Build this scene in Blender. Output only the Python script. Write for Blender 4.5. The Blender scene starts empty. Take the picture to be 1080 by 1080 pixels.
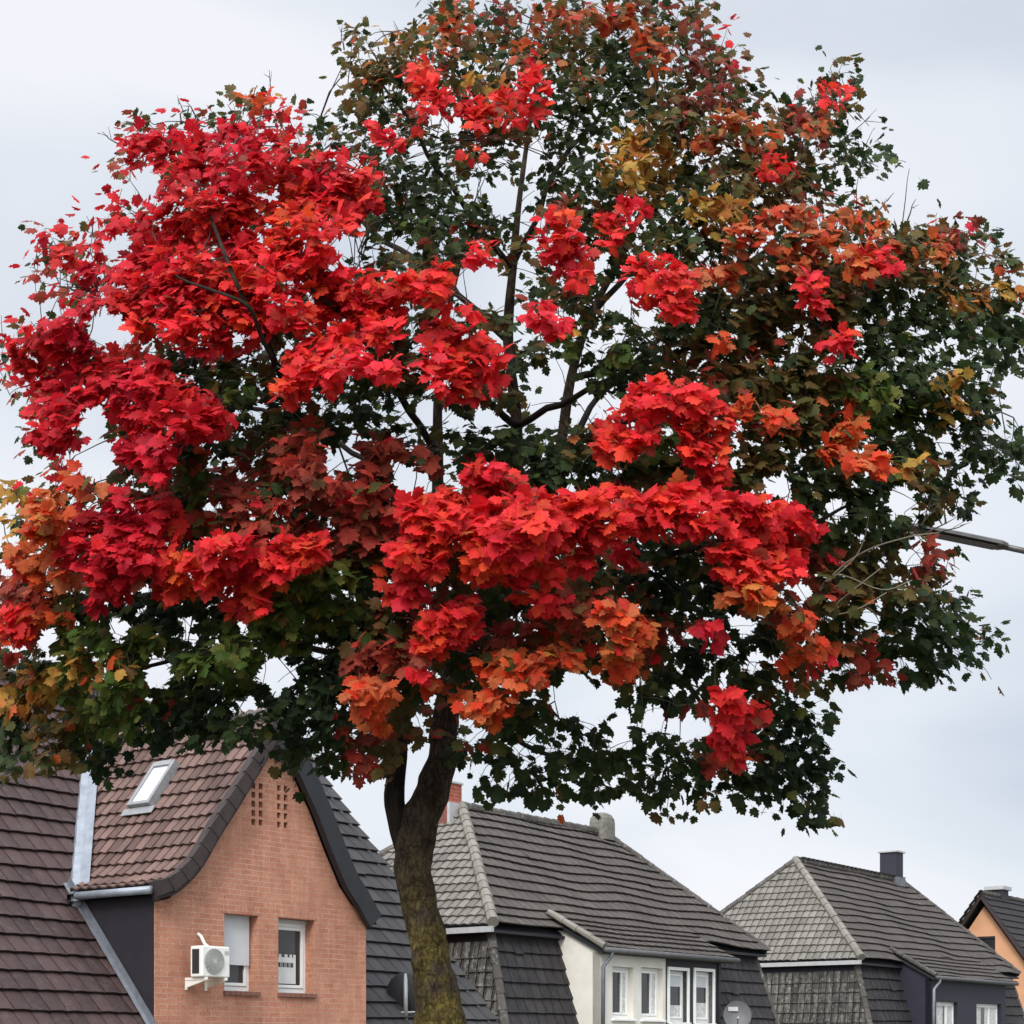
import bpy, bmesh, math, random
import numpy as np
from mathutils import Vector, Matrix, noise
from mathutils.geometry import delaunay_2d_cdt
random.seed(11)
S = bpy.context.scene
C = S.collection
R = math.radians
F = 1705.0; HZ = 1100.0; ZC = 3.4          # focal length in photo pixels, horizon row, eye height

# ------------------------------------------------------------------ camera
cd = bpy.data.cameras.new("camera"); cam = bpy.data.objects.new("camera", cd); C.objects.link(cam)
cam.location = (0, 0, ZC); cam.rotation_euler = (R(90), 0, 0)
cd.sensor_width = 36; cd.lens = F/1080*36; cd.shift_y = (HZ-540)/1080
cd.clip_start = .1; cd.clip_end = 3000
S.camera = cam

# ------------------------------------------------------------------ world: overcast sky
W = bpy.data.worlds.new("World"); S.world = W; W.use_nodes = True
nt = W.node_tree; nd = nt.nodes; lk = nt.links
bg = nd['Background']; bg.inputs[1].default_value = 0.10
sky = nd.new('ShaderNodeTexSky'); sky.sky_type = 'NISHITA'; sky.sun_disc = False
SUN_EL, SUN_AZ = R(35), R(194)              # azimuth clockwise from +Y
sky.sun_elevation = SUN_EL; sky.sun_rotation = SUN_AZ
sky.air_density = 1.0; sky.dust_density = 2.5
tc = nd.new('ShaderNodeTexCoord')
sep = nd.new('ShaderNodeSeparateXYZ'); lk.new(tc.outputs['Generated'], sep.inputs[0])
mp = nd.new('ShaderNodeMapping'); mp.inputs['Scale'].default_value = (1.6, 1.6, 4.2); mp.inputs['Location'].default_value = (0.35, 0.1, .2)
lk.new(tc.outputs['Generated'], mp.inputs[0])
n1 = nd.new('ShaderNodeTexNoise'); n1.inputs['Scale'].default_value = 1.25; n1.inputs['Detail'].default_value = 5; n1.inputs['Roughness'].default_value = .42
n1.inputs['Distortion'].default_value = .5
lk.new(mp.outputs[0], n1.inputs['Vector'])
cr = nd.new('ShaderNodeValToRGB'); lk.new(n1.outputs[0], cr.inputs[0])
e = cr.color_ramp.elements
e[0].position = .38; e[0].color = (.54, .585, .67, 1)
e[1].position = .60; e[1].color = (.79, .80, .84, 1)
m_ = e.new(.48); m_.color = (.67, .71, .77, 1)
# overcast skies are brighter overhead
mr = nd.new('ShaderNodeMapRange'); mr.inputs[1].default_value = .50; mr.inputs[2].default_value = .95
mr.inputs[3].default_value = 8.3; mr.inputs[4].default_value = 17.0
mr.interpolation_type = 'SMOOTHERSTEP'
lk.new(sep.outputs[2], mr.inputs[0])
sc = nd.new('ShaderNodeVectorMath'); sc.operation = 'SCALE'
lk.new(cr.outputs[0], sc.inputs[0]); lk.new(mr.outputs[0], sc.inputs['Scale'])
# and brighter round the hidden sun, behind the photographer
dt = nd.new('ShaderNodeVectorMath'); dt.operation = 'DOT_PRODUCT'; lk.new(tc.outputs['Generated'], dt.inputs[0])
dt.inputs[1].default_value = (math.sin(SUN_AZ)*math.cos(SUN_EL), math.cos(SUN_AZ)*math.cos(SUN_EL), math.sin(SUN_EL))
m2 = nd.new('ShaderNodeMapRange'); m2.interpolation_type = 'SMOOTHSTEP'; lk.new(dt.outputs['Value'], m2.inputs[0])
m2.inputs[1].default_value = .15; m2.inputs[2].default_value = 1.0; m2.inputs[3].default_value = 1.0; m2.inputs[4].default_value = 2.3
mu = nd.new('ShaderNodeMath'); mu.operation = 'MULTIPLY'; lk.new(mr.outputs[0], mu.inputs[0]); lk.new(m2.outputs[0], mu.inputs[1]); lk.new(mu.outputs[0], sc.inputs['Scale'])
mx = nd.new('ShaderNodeMix'); mx.data_type = 'RGBA'; mx.inputs[0].default_value = .93
lk.new(sky.outputs[0], mx.inputs[6]); lk.new(sc.outputs[0], mx.inputs[7])
lk.new(mx.outputs[2], bg.inputs[0])

sd = bpy.data.lights.new("sun", 'SUN'); sd.energy = 1.5; sd.angle = R(18); sd.color = (1, .96, .9)
sun = bpy.data.objects.new("sun", sd); C.objects.link(sun)
dv = Vector((math.sin(SUN_AZ)*math.cos(SUN_EL), math.cos(SUN_AZ)*math.cos(SUN_EL), math.sin(SUN_EL)))
sun.rotation_euler = dv.to_track_quat('Z', 'Y').to_euler()
S.view_settings.view_transform = 'Standard'; S.view_settings.look = 'None'
S.view_settings.exposure = 0.52; S.view_settings.gamma = 1
S.render.engine = 'CYCLES'
S.cycles.max_bounces = 6; S.cycles.transmission_bounces = 3; S.cycles.diffuse_bounces = 3; S.cycles.glossy_bounces = 2

# ------------------------------------------------------------------ helpers
def pt(px, py, Y):
    return Vector(((px-540)/F*Y, Y, (HZ-py)/F*Y+ZC))

class MB:
    def __init__(s): s.v = []; s.f = []; s.tone = []
    def face(s, pts, tone=.5):
        b = len(s.v); s.v += [tuple(p) for p in pts]; s.f.append(tuple(range(b, b+len(pts)))); s.tone.append(tone)
    def box(s, x0, x1, y0, y1, z0, z1, tone=.5):
        b = len(s.v)
        s.v += [(x0,y0,z0),(x1,y0,z0),(x1,y1,z0),(x0,y1,z0),(x0,y0,z1),(x1,y0,z1),(x1,y1,z1),(x0,y1,z1)]
        for q in ((3,2,1,0),(4,5,6,7),(0,1,5,4),(1,2,6,5),(2,3,7,6),(3,0,4,7)):
            s.f.append(tuple(b+i for i in q)); s.tone.append(tone)
        return s
    def tube(s, pts, rads, n=8, cap=True, wob=0):
        pts = [Vector(p) for p in pts]; b = len(s.v); up = Vector((.13, .97, .21)).normalized()
        L = len(pts)
        for i, p in enumerate(pts):
            d = (pts[min(i+1, L-1)]-pts[max(i-1, 0)])
            if d.length < 1e-7: d = Vector((0, 0, 1))
            d.normalize(); a = d.cross(up)
            if a.length < .05: a = d.cross(Vector((1, 0, 0)))
            a.normalize(); c = d.cross(a)
            for k in range(n):
                th = 2*math.pi*k/n; dirv = a*math.cos(th)+c*math.sin(th); r = rads[i]
                if wob: r *= 1+wob*noise.noise((p+dirv*r)*5.5)+wob*.5*noise.noise((p+dirv*r)*14)
                s.v.append(tuple(p+dirv*r))
        for i in range(L-1):
            for k in range(n):
                k2 = (k+1) % n
                s.f.append((b+i*n+k, b+i*n+k2, b+(i+1)*n+k2, b+(i+1)*n+k)); s.tone.append(.5)
        if cap:
            s.f.append(tuple(b+k for k in reversed(range(n)))); s.tone.append(.5)
            s.f.append(tuple(b+(L-1)*n+k for k in range(n))); s.tone.append(.5)
        return s
    def build(s, name, mat, parent=None, smooth=False, bevel=0, tone=False, col=None):
        me = bpy.data.meshes.new(name); me.from_pydata(s.v, [], s.f); me.update()
        if tone:
            at = me.attributes.new('tone', 'FLOAT', 'FACE'); at.data.foreach_set('value', s.tone)
        if col is not None:
            at = me.color_attributes.new('leafcol', 'FLOAT_COLOR', 'POINT'); at.data.foreach_set('color', col)
        if smooth: me.polygons.foreach_set('use_smooth', [True]*len(me.polygons))
        me.materials.append(mat)
        o = bpy.data.objects.new(name, me); C.objects.link(o)
        if parent: o.parent = parent
        if bevel:
            md = o.modifiers.new('bevel', 'BEVEL'); md.width = bevel; md.segments = 2; md.limit_method = 'ANGLE'
        return o
def tag(o, label=None, cat=None, group=None, kind=None):
    if label: o['label'] = label
    if cat: o['category'] = cat
    if group: o['group'] = group
    if kind: o['kind'] = kind
    return o
def empty(name, loc=(0,0,0), rz=0):
    o = bpy.data.objects.new(name, None); C.objects.link(o); o.location = loc; o.rotation_euler = (0,0,rz)
    o.empty_display_size = .2
    return o
def box(name, dims, mat, parent, bevel=.004):
    return MB().box(*dims).build(name, mat, parent, bevel=bevel)

# ------------------------------------------------------------------ materials
def newmat(name):
    m = bpy.data.materials.new(name); m.use_nodes = True
    t = m.node_tree; return m, t.nodes, t.links, t.nodes['Principled BSDF']
def nz(N, L, scale, detail=4, rough=.55, coord='Object', stretch=None):
    c = N.new('ShaderNodeTexCoord'); n = N.new('ShaderNodeTexNoise')
    n.inputs['Scale'].default_value = scale; n.inputs['Detail'].default_value = detail; n.inputs['Roughness'].default_value = rough
    if stretch:
        mm = N.new('ShaderNodeMapping'); mm.inputs['Scale'].default_value = stretch
        L.new(c.outputs[coord], mm.inputs[0]); L.new(mm.outputs[0], n.inputs['Vector'])
    else: L.new(c.outputs[coord], n.inputs['Vector'])
    return n.outputs[0]
def ramp(N, L, src, *st):
    r = N.new('ShaderNodeValToRGB'); L.new(src, r.inputs[0]); el = r.color_ramp.elements
    el[0].position, el[0].color = st[0][0], (*st[0][1], 1)
    el[1].position, el[1].color = st[-1][0], (*st[-1][1], 1)
    for p, c in st[1:-1]:
        x = el.new(p); x.color = (*c, 1)
    return r.outputs[0]
def mixc(N, L, f, a, b, mode='MIX'):
    m = N.new('ShaderNodeMix'); m.data_type = 'RGBA'; m.blend_type = mode
    for i, x in ((0, f), (6, a), (7, b)):
        if hasattr(x, 'links'): L.new(x, m.inputs[i])
        elif i == 0: m.inputs[0].default_value = x
        else: m.inputs[i].default_value = (*x, 1)
    return m.outputs[2]
def bump(N, L, b, h, st=.4, dist=.01):
    n = N.new('ShaderNodeBump'); n.inputs['Strength'].default_value = st; n.inputs['Distance'].default_value = dist
    L.new(h, n.inputs['Height']); L.new(n.outputs[0], b.inputs['Normal'])
def plain(name, col, rough=.5, var=.12, scale=6, metal=0, spec=.5, bm=.0):
    m, N, L, b = newmat(name)
    f = nz(N, L, scale)
    c = ramp(N, L, f, (.3, tuple(x*(1-var) for x in col)), (.7, tuple(min(1, x*(1+var)) for x in col)))
    L.new(c, b.inputs['Base Color']); b.inputs['Roughness'].default_value = rough; b.inputs['Metallic'].default_value = metal
    b.inputs['Specular IOR Level'].default_value = spec
    if bm: bump(N, L, b, nz(N, L, scale*6), bm)
    return m
def tilemat(name, dark, light, lichen=(.34, .33, .29), lich=.5, rough=.75, streak=(.3,.3,.3), st_amt=0):
    """dark/light ends of the per-tile tone, weathering spots, pale streaks"""
    m, N, L, b = newmat(name)
    at = N.new('ShaderNodeAttribute'); at.attribute_name = 'tone'
    c = ramp(N, L, at.outputs['Fac'], (0, dark), (1, light))
    c = mixc(N, L, .35, c, ramp(N, L, nz(N, L, 1.3, 5), (.3, tuple(x*.6 for x in dark)), (.75, light)))
    f2 = ramp(N, L, nz(N, L, 9, 6, .7), (lich, (0,0,0)), (lich+.12, (1,1,1)))
    ff = N.new('ShaderNodeMath'); ff.operation = 'MULTIPLY'; L.new(f2, ff.inputs[0]); ff.inputs[1].default_value = .55
    c = mixc(N, L, ff.outputs[0], c, lichen)
    fine = ramp(N, L, nz(N, L, 45, 3, .7), (.25, (.72,.72,.72)), (.75, (1.2,1.2,1.2)))
    c = mixc(N, L, 1.0, c, fine, 'MULTIPLY')
    if st_amt:
        f3 = ramp(N, L, nz(N, L, 3.2, 5, .7, stretch=(3, 3, .35)), (.5, (0,0,0)), (.68, (st_amt,)*3))
        c = mixc(N, L, f3, c, streak)
    L.new(c, b.inputs['Base Color']); b.inputs['Roughness'].default_value = rough; b.inputs['Specular IOR Level'].default_value = .35
    bump(N, L, b, nz(N, L, 60, 4, .7), .5, .006)
    return m
def brickmat(name, c1, c2, mortar, bw=.25, bh=.083, rot=False):
    m, N, L, b = newmat(name)
    co = N.new('ShaderNodeTexCoord'); sp = N.new('ShaderNodeSeparateXYZ'); cb = N.new('ShaderNodeCombineXYZ')
    L.new(co.outputs['Object'], sp.inputs[0])
    # slight wander of the courses
    ad = N.new('ShaderNodeMath'); ad.operation = 'ADD'
    L.new(sp.outputs[0], ad.inputs[0]); L.new(sp.outputs[1], ad.inputs[1])
    wn = N.new('ShaderNodeMath'); wn.operation = 'MULTIPLY_ADD'; L.new(nz(N, L, 2.5), wn.inputs[0]); wn.inputs[1].default_value = .012; L.new(sp.outputs[2], wn.inputs[2])
    L.new(ad.outputs[0], cb.inputs[0]); L.new(wn.outputs[0], cb.inputs[1])
    br = N.new('ShaderNodeTexBrick'); L.new(cb.outputs[0], br.inputs['Vector'])
    br.inputs['Scale'].default_value = 1; br.inputs['Brick Width'].default_value = bw; br.inputs['Row Height'].default_value = bh
    br.inputs['Mortar Size'].default_value = .0075; br.inputs['Mortar Smooth'].default_value = .35; br.inputs['Bias'].default_value = -.1
    br.inputs['Color1'].default_value = (*c1, 1); br.inputs['Color2'].default_value = (*c2, 1)
    L.new(ramp(N, L, nz(N, L, 1.1, 3), (.35, tuple(x*.7 for x in mortar)), (.6, mortar)), br.inputs['Mortar'])
    c = mixc(N, L, 1.0, br.outputs[0], ramp(N, L, nz(N, L, 30, 4, .7), (.3, (.75,.75,.75)), (.7, (1.2,1.2,1.2))), 'MULTIPLY')
    c = mixc(N, L, 1.0, c, ramp(N, L, nz(N, L, .9, 4, .6), (.3, (.84,.82,.8)), (.7, (1.1,1.1,1.1))), 'MULTIPLY')
    c = mixc(N, L, 1.0, c, ramp(N, L, nz(N, L, 2.6, 6, .65, stretch=(2.4, 2.4, .5)), (.34, (.86,.84,.82)), (.62, (1.06,1.06,1.06))), 'MULTIPLY')
    sp2 = ramp(N, L, nz(N, L, 14, 2, .5), (.70, (0,0,0)), (.74, (.8,.8,.8)))
    c = mixc(N, L, sp2, c, (.12, .05, .035))
    L.new(c, b.inputs['Base Color']); b.inputs['Roughness'].default_value = .85; b.inputs['Specular IOR Level'].default_value = .2
    bump(N, L, b, br.outputs['Fac'], -.5, .012)
    return m
M = {}
M['brick'] = brickmat('brick_orange', (.50, .235, .155), (.43, .185, .122), (.54, .34, .25))
M['brick_red'] = brickmat('brick_red', (.36, .10, .07), (.30, .08, .055), (.40, .2, .15))
M['sill'] = plain('sill_brick', (.20, .085, .06), .8)
M['roof_brown'] = tilemat('roof_brown', (.068, .037, .031), (.20, .122, .100), lich=.68)
M['roof_umber'] = tilemat('roof_umber', (.040, .022, .021), (.080, .047, .044), lichen=(.24,.21,.19), lich=.62, st_amt=.4, streak=(.11,.085,.08))
M['roof_dark'] = tilemat('roof_dark', (.030, .028, .029), (.058, .054, .054), lichen=(.2,.2,.18), lich=.7)
M['roof_grey'] = tilemat('roof_grey', (.058, .048, .041), (.102, .086, .074), lichen=(.33,.33,.28), lich=.60)
M['roof_pale'] = tilemat('roof_pale', (.13, .118, .102), (.225, .208, .182), lichen=(.20,.20,.17), lich=.58)
M['roof_slate'] = tilemat('roof_slate', (.016, .014, .015), (.036, .031, .032), lichen=(.12,.12,.11), lich=.70, st_amt=.3, streak=(.09,.085,.08))
M['roof_spot'] = tilemat('roof_spot', (.024, .022, .020), (.07, .064, .056), lichen=(.30,.29,.25), lich=.53, st_amt=.55, streak=(.26,.25,.22))
M['ridge_pale'] = tilemat('ridge_pale', (.16, .145, .122), (.26, .24, .205), lichen=(.15,.145,.13), lich=.58)
M['ridge_grey'] = tilemat('ridge_grey', (.045, .039, .035), (.10, .09, .08), lichen=(.35,.35,.3), lich=.55)
M['cladding'] = plain('dark_cladding', (.013, .011, .016), .6, .15, 3, bm=.2)
M['navy'] = plain('navy_wall', (.016, .015, .028), .65, .15, 3, bm=.2)
M['verge_brown'] = plain('verge_brown', (.034, .022, .021), .75, .25, 7, bm=.3)
M['verge_dark'] = plain('verge_dark', (.012, .013, .017), .55, .2, 5)
M['zinc'] = plain('zinc', (.25, .275, .31), .45, .22, 5, .25, bm=.15)
M['gutter_dark'] = plain('gutter_dark', (.085, .083, .085), .6, .2, 5)
M['lead'] = plain('lead', (.14, .15, .17), .5, .25, 6, .2)
M['render_white'] = plain('render_white', (.66, .63, .56), .85, .07, 2.5, bm=.25)
M['render_orange'] = plain('render_orange', (.60, .31, .17), .85, .06, 2, bm=.2)
M['pvc'] = plain('pvc', (.78, .78, .75), .35, .03, 4)
M['blind'] = plain('blind', (.55, .56, .57), .5, .04, 8)
M['curtain'] = plain('curtain', (.52, .52, .50), .9, .3, 14)
M['poster'] = plain('poster', (.60, .60, .58), .6, .05, 8)
M['ink'] = plain('ink', (.04, .04, .045), .6, .05, 8)
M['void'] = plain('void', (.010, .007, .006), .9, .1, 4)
M['ac_white'] = plain('ac_white', (.74, .73, .68), .45, .06, 6)
M['ac_black'] = plain('ac_black', (.018, .018, .02), .6, .1, 20)
M['ac_grille'] = plain('ac_grille', (.42, .42, .40), .5, .12, 30)
M['steel'] = plain('galvanised', (.27, .275, .28), .55, .15, 12, .3)
M['dish_dark'] = plain('dish_dark', (.028, .029, .033), .5, .12, 8)
M['dish_grey'] = plain('dish_grey', (.085, .085, .09), .5, .1, 8)
M['lamp_paint'] = plain('lamp_paint', (.11, .105, .10), .45, .15, 10, .4)
M['lamp_dark'] = plain('lamp_dark', (.03, .03, .03), .4, .1, 10)
M['stone'] = plain('stone_grey', (.15, .14, .12), .9, .35, 12, bm=.6)
M['cap'] = plain('cap_pale', (.38, .38, .38), .6, .1, 9)
m, N, L, b = newmat('glass_dark'); M['glass'] = m
L.new(ramp(N, L, nz(N, L, 2), (.3, (.02,.022,.024)), (.7, (.04,.042,.045))), b.inputs['Base Color']); b.inputs['Roughness'].default_value = .05; b.inputs['IOR'].default_value = 1.52
m, N, L, b = newmat('glass_skylight'); M['skyglass'] = m
L.new(ramp(N, L, nz(N, L, 1.5), (.3, (.55,.58,.60)), (.7, (.66,.69,.71))), b.inputs['Base Color']); b.inputs['Roughness'].default_value = .04; b.inputs['IOR'].default_value = 1.9  # pale base colour stands in for the white sky mirrored in the pane
# ground
m, N, L, b = newmat('grass_ground'); M['grass'] = m
L.new(ramp(N, L, nz(N, L, 3, 6, .7), (.3, (.035,.05,.018)), (.7, (.09,.11,.04))), b.inputs['Base Color']); b.inputs['Roughness'].default_value = .95
M['asphalt'] = plain('asphalt', (.052, .052, .054), .85, .25, 20, bm=.5)
M['paving'] = brickmat('paving', (.26, .25, .24), (.21, .2, .195), (.12, .12, .11), .4, .3)
M['kerb'] = plain('kerb', (.3, .3, .29), .85, .15, 8)
M['paint'] = plain('road_paint', (.7, .7, .68), .7, .1, 12)
# bark: dark brown above, olive moss and scars on the lower stem
m, N, L, b = newmat('bark'); M['bark'] = m
base = ramp(N, L, nz(N, L, 13, 9, .74, stretch=(1.6, 1.6, .4)), (.28, (.035,.025,.019)), (.5, (.105,.076,.056)), (.78, (.20,.15,.115)))
co = N.new('ShaderNodeTexCoord'); sp = N.new('ShaderNodeSeparateXYZ'); L.new(co.outputs['Object'], sp.inputs[0])
mr_ = N.new('ShaderNodeMapRange'); L.new(sp.outputs[2], mr_.inputs[0])
mr_.inputs[1].default_value = 4.75; mr_.inputs[2].default_value = 4.0; mr_.inputs[3].default_value = 0; mr_.inputs[4].default_value = 1
mm = N.new('ShaderNodeMath'); mm.operation = 'MULTIPLY'; L.new(mr_.outputs[0], mm.inputs[0])
L.new(ramp(N, L, nz(N, L, 4.5, 7, .7), (.42, (0,0,0)), (.54, (.95,.95,.95))), mm.inputs[1])
moss = ramp(N, L, nz(N, L, 24, 7, .8), (.34, (.035,.026,.012)), (.5, (.15,.115,.03)), (.7, (.30,.235,.09)))
c = mixc(N, L, mm.outputs[0], base, moss)
pale = ramp(N, L, nz(N, L, 11, 6, .75), (.64, (0,0,0)), (.72, (.55,.55,.55)))
c = mixc(N, L, pale, c, (.24, .20, .15))
vo = N.new('ShaderNodeTexVoronoi'); vo.feature = 'DISTANCE_TO_EDGE'; vo.inputs['Scale'].default_value = 1
vm = N.new('ShaderNodeMapping'); vm.inputs['Scale'].default_value = (30, 30, 9); vd = N.new('ShaderNodeVectorMath'); vd.operation = 'MULTIPLY_ADD'
nn_ = N.new('ShaderNodeTexNoise'); nn_.inputs['Scale'].default_value = 9; nn_.inputs['Detail'].default_value = 5; L.new(co.outputs['Object'], nn_.inputs['Vector'])
L.new(nn_.outputs['Color'], vd.inputs[0]); vd.inputs[1].default_value = (.09,.09,.25); L.new(co.outputs['Object'], vd.inputs[2]); L.new(vd.outputs[0], vm.inputs[0]); L.new(vm.outputs[0], vo.inputs['Vector'])
crk = ramp(N, L, vo.outputs['Distance'], (.0, (.38,.36,.34)), (.16, (1.08,1.08,1.08)))
c = mixc(N, L, .8, c, crk, 'MULTIPLY')
c = mixc(N, L, 1.0, c, ramp(N, L, nz(N, L, 6, 6, .75), (.36, (.5,.48,.46)), (.62, (1.3,1.3,1.3))), 'MULTIPLY')
L.new(c, b.inputs['Base Color']); b.inputs['Roughness'].default_value = .9; b.inputs['Specular IOR Level'].default_value = .15
bump(N, L, b, nz(N, L, 24, 9, .78, stretch=(1.8,1.8,.38)), 1.0, .05)
m, N, L, b = newmat('bark_branch'); M['branch'] = m
L.new(ramp(N, L, nz(N, L, 14, 7, .7, stretch=(1.4,1.4,.6)), (.3, (.010,.008,.007)), (.55, (.028,.021,.017)), (.8, (.07,.056,.045))), b.inputs['Base Color']); b.inputs['Roughness'].default_value = .9; b.inputs['Specular IOR Level'].default_value = .12
bump(N, L, b, nz(N, L, 30, 6, .75), .8, .01)
M['twig'] = plain('twig', (.055, .042, .034), .9, .3, 9)
M['twig_pale'] = plain('twig_pale', (.17, .14, .10), .85, .2, 9)
# leaf
m, N, L, b = newmat('maple_leaf'); M['leaf'] = m
at = N.new('ShaderNodeAttribute'); at.attribute_name = 'leafcol'
c = mixc(N, L, 1.0, at.outputs['Color'], ramp(N, L, nz(N, L, 26, 4, .7), (.3, (.78,.78,.78)), (.7, (1.15,1.15,1.15))), 'MULTIPLY')
L.new(c, b.inputs['Base Color']); b.inputs['Roughness'].default_value = .55; b.inputs['Specular IOR Level'].default_value = .15
tr = N.new('ShaderNodeBsdfTranslucent'); L.new(c, tr.inputs[0])
ms = N.new('ShaderNodeMixShader'); ms.inputs[0].default_value = .42
L.new(b.outputs[0], ms.inputs[1]); L.new(tr.outputs[0], ms.inputs[2]); L.new(ms.outputs[0], N['Material Output'].inputs[0])

# ------------------------------------------------------------------ street frame: u runs along the row of houses, v runs back from the street
UX, UY = .5985, .8011
P0 = Vector((-5.306, 24, 0))
RZ = math.atan2(UY, UX)
def tsw(t, s, z=0): return Vector((P0.x+UX*t-UY*s, P0.y+UY*t+UX*s, z))
def on_s(px, py, s):                        # point on an upright plane parallel to the street -> (t, z)
    q = (px-540)/F; x0 = P0.x-UY*s; y0 = P0.y+UX*s
    t = (q*y0-x0)/(UX-UY*q); return t, (HZ-py)/F*(y0+UY*t)+ZC

# ------------------------------------------------------------------ ground, road, pavement
def sheet(name, pts, mat, th=None):
    mb = MB(); mb.face(pts)
    if th:
        low = [(p[0], p[1], p[2]-th) for p in pts]
        for i in range(len(pts)):
            j = (i+1) % len(pts); mb.face([pts[i], low[i], low[j], pts[j]])
    return tag(mb.build(name, mat), kind='structure')
sheet('ground', [(-900,-900,0),(900,-900,0),(900,1500,0),(-900,1500,0)], M['grass'])
def band(name, s0, s1, z, mat, th=None): return sheet(name, [tuple(tsw(-60,s0,z)),tuple(tsw(140,s0,z)),tuple(tsw(140,s1,z)),tuple(tsw(-60,s1,z))], mat, th)
band('road', -13.2, -6.6, .004, M['asphalt'])
band('pavement', -6.45, -3.6, .12, M['paving'], .12)
band('near_pavement', -17.5, -13.35, .12, M['paving'], .12)
band('kerb', -6.6, -6.45, .125, M['kerb'], .125)
band('near_kerb', -13.35, -13.2, .125, M['kerb'], .125)
mb = MB()
for k in range(-12, 30):
    mb.face([tsw(k*5,-9.96,.008), tsw(k*5+2.5,-9.96,.008), tsw(k*5+2.5,-9.84,.008), tsw(k*5,-9.84,.008)])
tag(mb.build('road_markings', M['paint']), kind='structure')

# ------------------------------------------------------------------ tiles
def tiles(name, pos, nrm, poly, mat, parent, tw=.23, ch=.32, amp=.022, seed=0, sag=0., lip=.05, sub=4, rnd=1.0, gap=.005):
    """real lapped roof tiles over the (a, b) polygon of a roof face; a runs along the eave, b up the slope"""
    rng = random.Random(seed)
    a0 = min(p[0] for p in poly); a1 = max(p[0] for p in poly); b0 = min(p[1] for p in poly); b1 = max(p[1] for p in poly)
    nc = int(math.ceil((a1-a0)/tw)); nr = int(math.ceil((b1-b0)/ch))
    bm = bmesh.new(); tl = bm.faces.layers.float.new('tone')
    cx = sum(p[0] for p in poly)/len(poly); cy = sum(p[1] for p in poly)/len(poly)
    def inside(a, b_, tol):
        for i in range(len(poly)):
            p, q = poly[i], poly[(i+1) % len(poly)]
            ex, ey = q[0]-p[0], q[1]-p[1]; ln = math.hypot(ex, ey)
            d = ((a-p[0])*ey-(b_-p[1])*ex)/ln; dc = ((cx-p[0])*ey-(cy-p[1])*ex)/ln
            if d*math.copysign(1, dc) < -tol: return False
        return True
    def W_(a, b_, h):
        if sag:
            b_ += sag*noise.noise(Vector((a*.45+seed, b_*.5, 1.3))); h += sag*.9*noise.noise(Vector((a*.5, b_*.6, seed+4.1)))
        return pos(a, b_)+nrm(a, b_)*h
    for k in range(nr):
        off = .0
        for c_ in range(nc):
            ta = a0+c_*tw+off; mid = (ta+tw/2, b0+(k+.5)*ch)
            if not inside(mid[0], mid[1], max(tw, ch)): continue
            tone = min(1, max(0, .5+rnd*rng.uniform(-.5, .5))); jl = rng.uniform(-.006, .006); jh = rng.uniform(0, .006)
            if rng.random() < .012: jl -= .035; jh += .012
            rows = []
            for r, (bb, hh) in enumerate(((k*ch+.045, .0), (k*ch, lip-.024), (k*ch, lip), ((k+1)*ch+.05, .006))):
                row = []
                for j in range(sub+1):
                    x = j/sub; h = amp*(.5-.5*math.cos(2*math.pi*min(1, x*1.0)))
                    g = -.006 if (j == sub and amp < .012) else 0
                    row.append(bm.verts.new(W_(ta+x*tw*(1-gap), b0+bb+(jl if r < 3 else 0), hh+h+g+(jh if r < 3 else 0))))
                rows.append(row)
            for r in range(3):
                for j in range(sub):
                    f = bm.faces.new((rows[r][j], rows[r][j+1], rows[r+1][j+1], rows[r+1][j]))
                    f[tl] = tone*(1 if r == 2 else .4)  # lips and undersides coloured darker, painting in the shade between courses
                    f.smooth = False
    if len(poly) != 4 or not all(abs(p[0]-a0) < 1e-4 or abs(p[0]-a1) < 1e-4 for p in poly):
        for i in range(len(poly)):          # trim to the hips and verges
            p, q = poly[i], poly[(i+1) % len(poly)]
            if abs(p[1]-q[1]) < 1e-6: continue
            P_, Q_ = pos(*p), pos(*q); n = (Q_-P_).cross(nrm(*p)); cc = pos(cx, cy)
            if (cc-P_).dot(n) > 0: n = -n
            bmesh.ops.bisect_plane(bm, geom=bm.verts[:]+bm.edges[:]+bm.faces[:], plane_co=P_, plane_no=n, clear_outer=True)
    me = bpy.data.meshes.new(name); bm.to_mesh(me); bm.free(); me.materials.append(mat)
    o = bpy.data.objects.new(name, me); C.objects.link(o); o.parent = parent
    return o
def planar(O, A, B):
    O, A, B = Vector(O), Vector(A).normalized(), Vector(B)
    B = (B-A*B.dot(A)).normalized(); n = A.cross(B)
    if n.z < 0: n = -n
    return (lambda a, b_: O+A*a+B*b_), (lambda a, b_: n), A, B, n
def face_tiles(name, pts, mat, parent, **kw):
    dk = .014+kw.get('sag', 0)*1.0
    """pts: eave-left, eave-right, then the upper corners of one flat roof face"""
    pts = [Vector(p) for p in pts]
    pos, nrm, A, B, n = planar(pts[0], pts[1]-pts[0], pts[-1]-pts[0])
    poly = [((p-pts[0]).dot(A), (p-pts[0]).dot(B)) for p in pts]
    deck = MB(); deck.face([p-n*dk for p in pts]); deck.face([p-n*(dk+.08) for p in reversed(pts)])
    for i in range(len(pts)):
        j = (i+1) % len(pts); deck.face([pts[i]-n*(dk+.08), pts[j]-n*(dk+.08), pts[j]-n*dk, pts[i]-n*dk])
    o = tiles(name, pos, nrm, poly, mat, parent, **kw)
    d = deck.build('roof_deck', M['verge_dark'], o)
    return o
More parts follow.
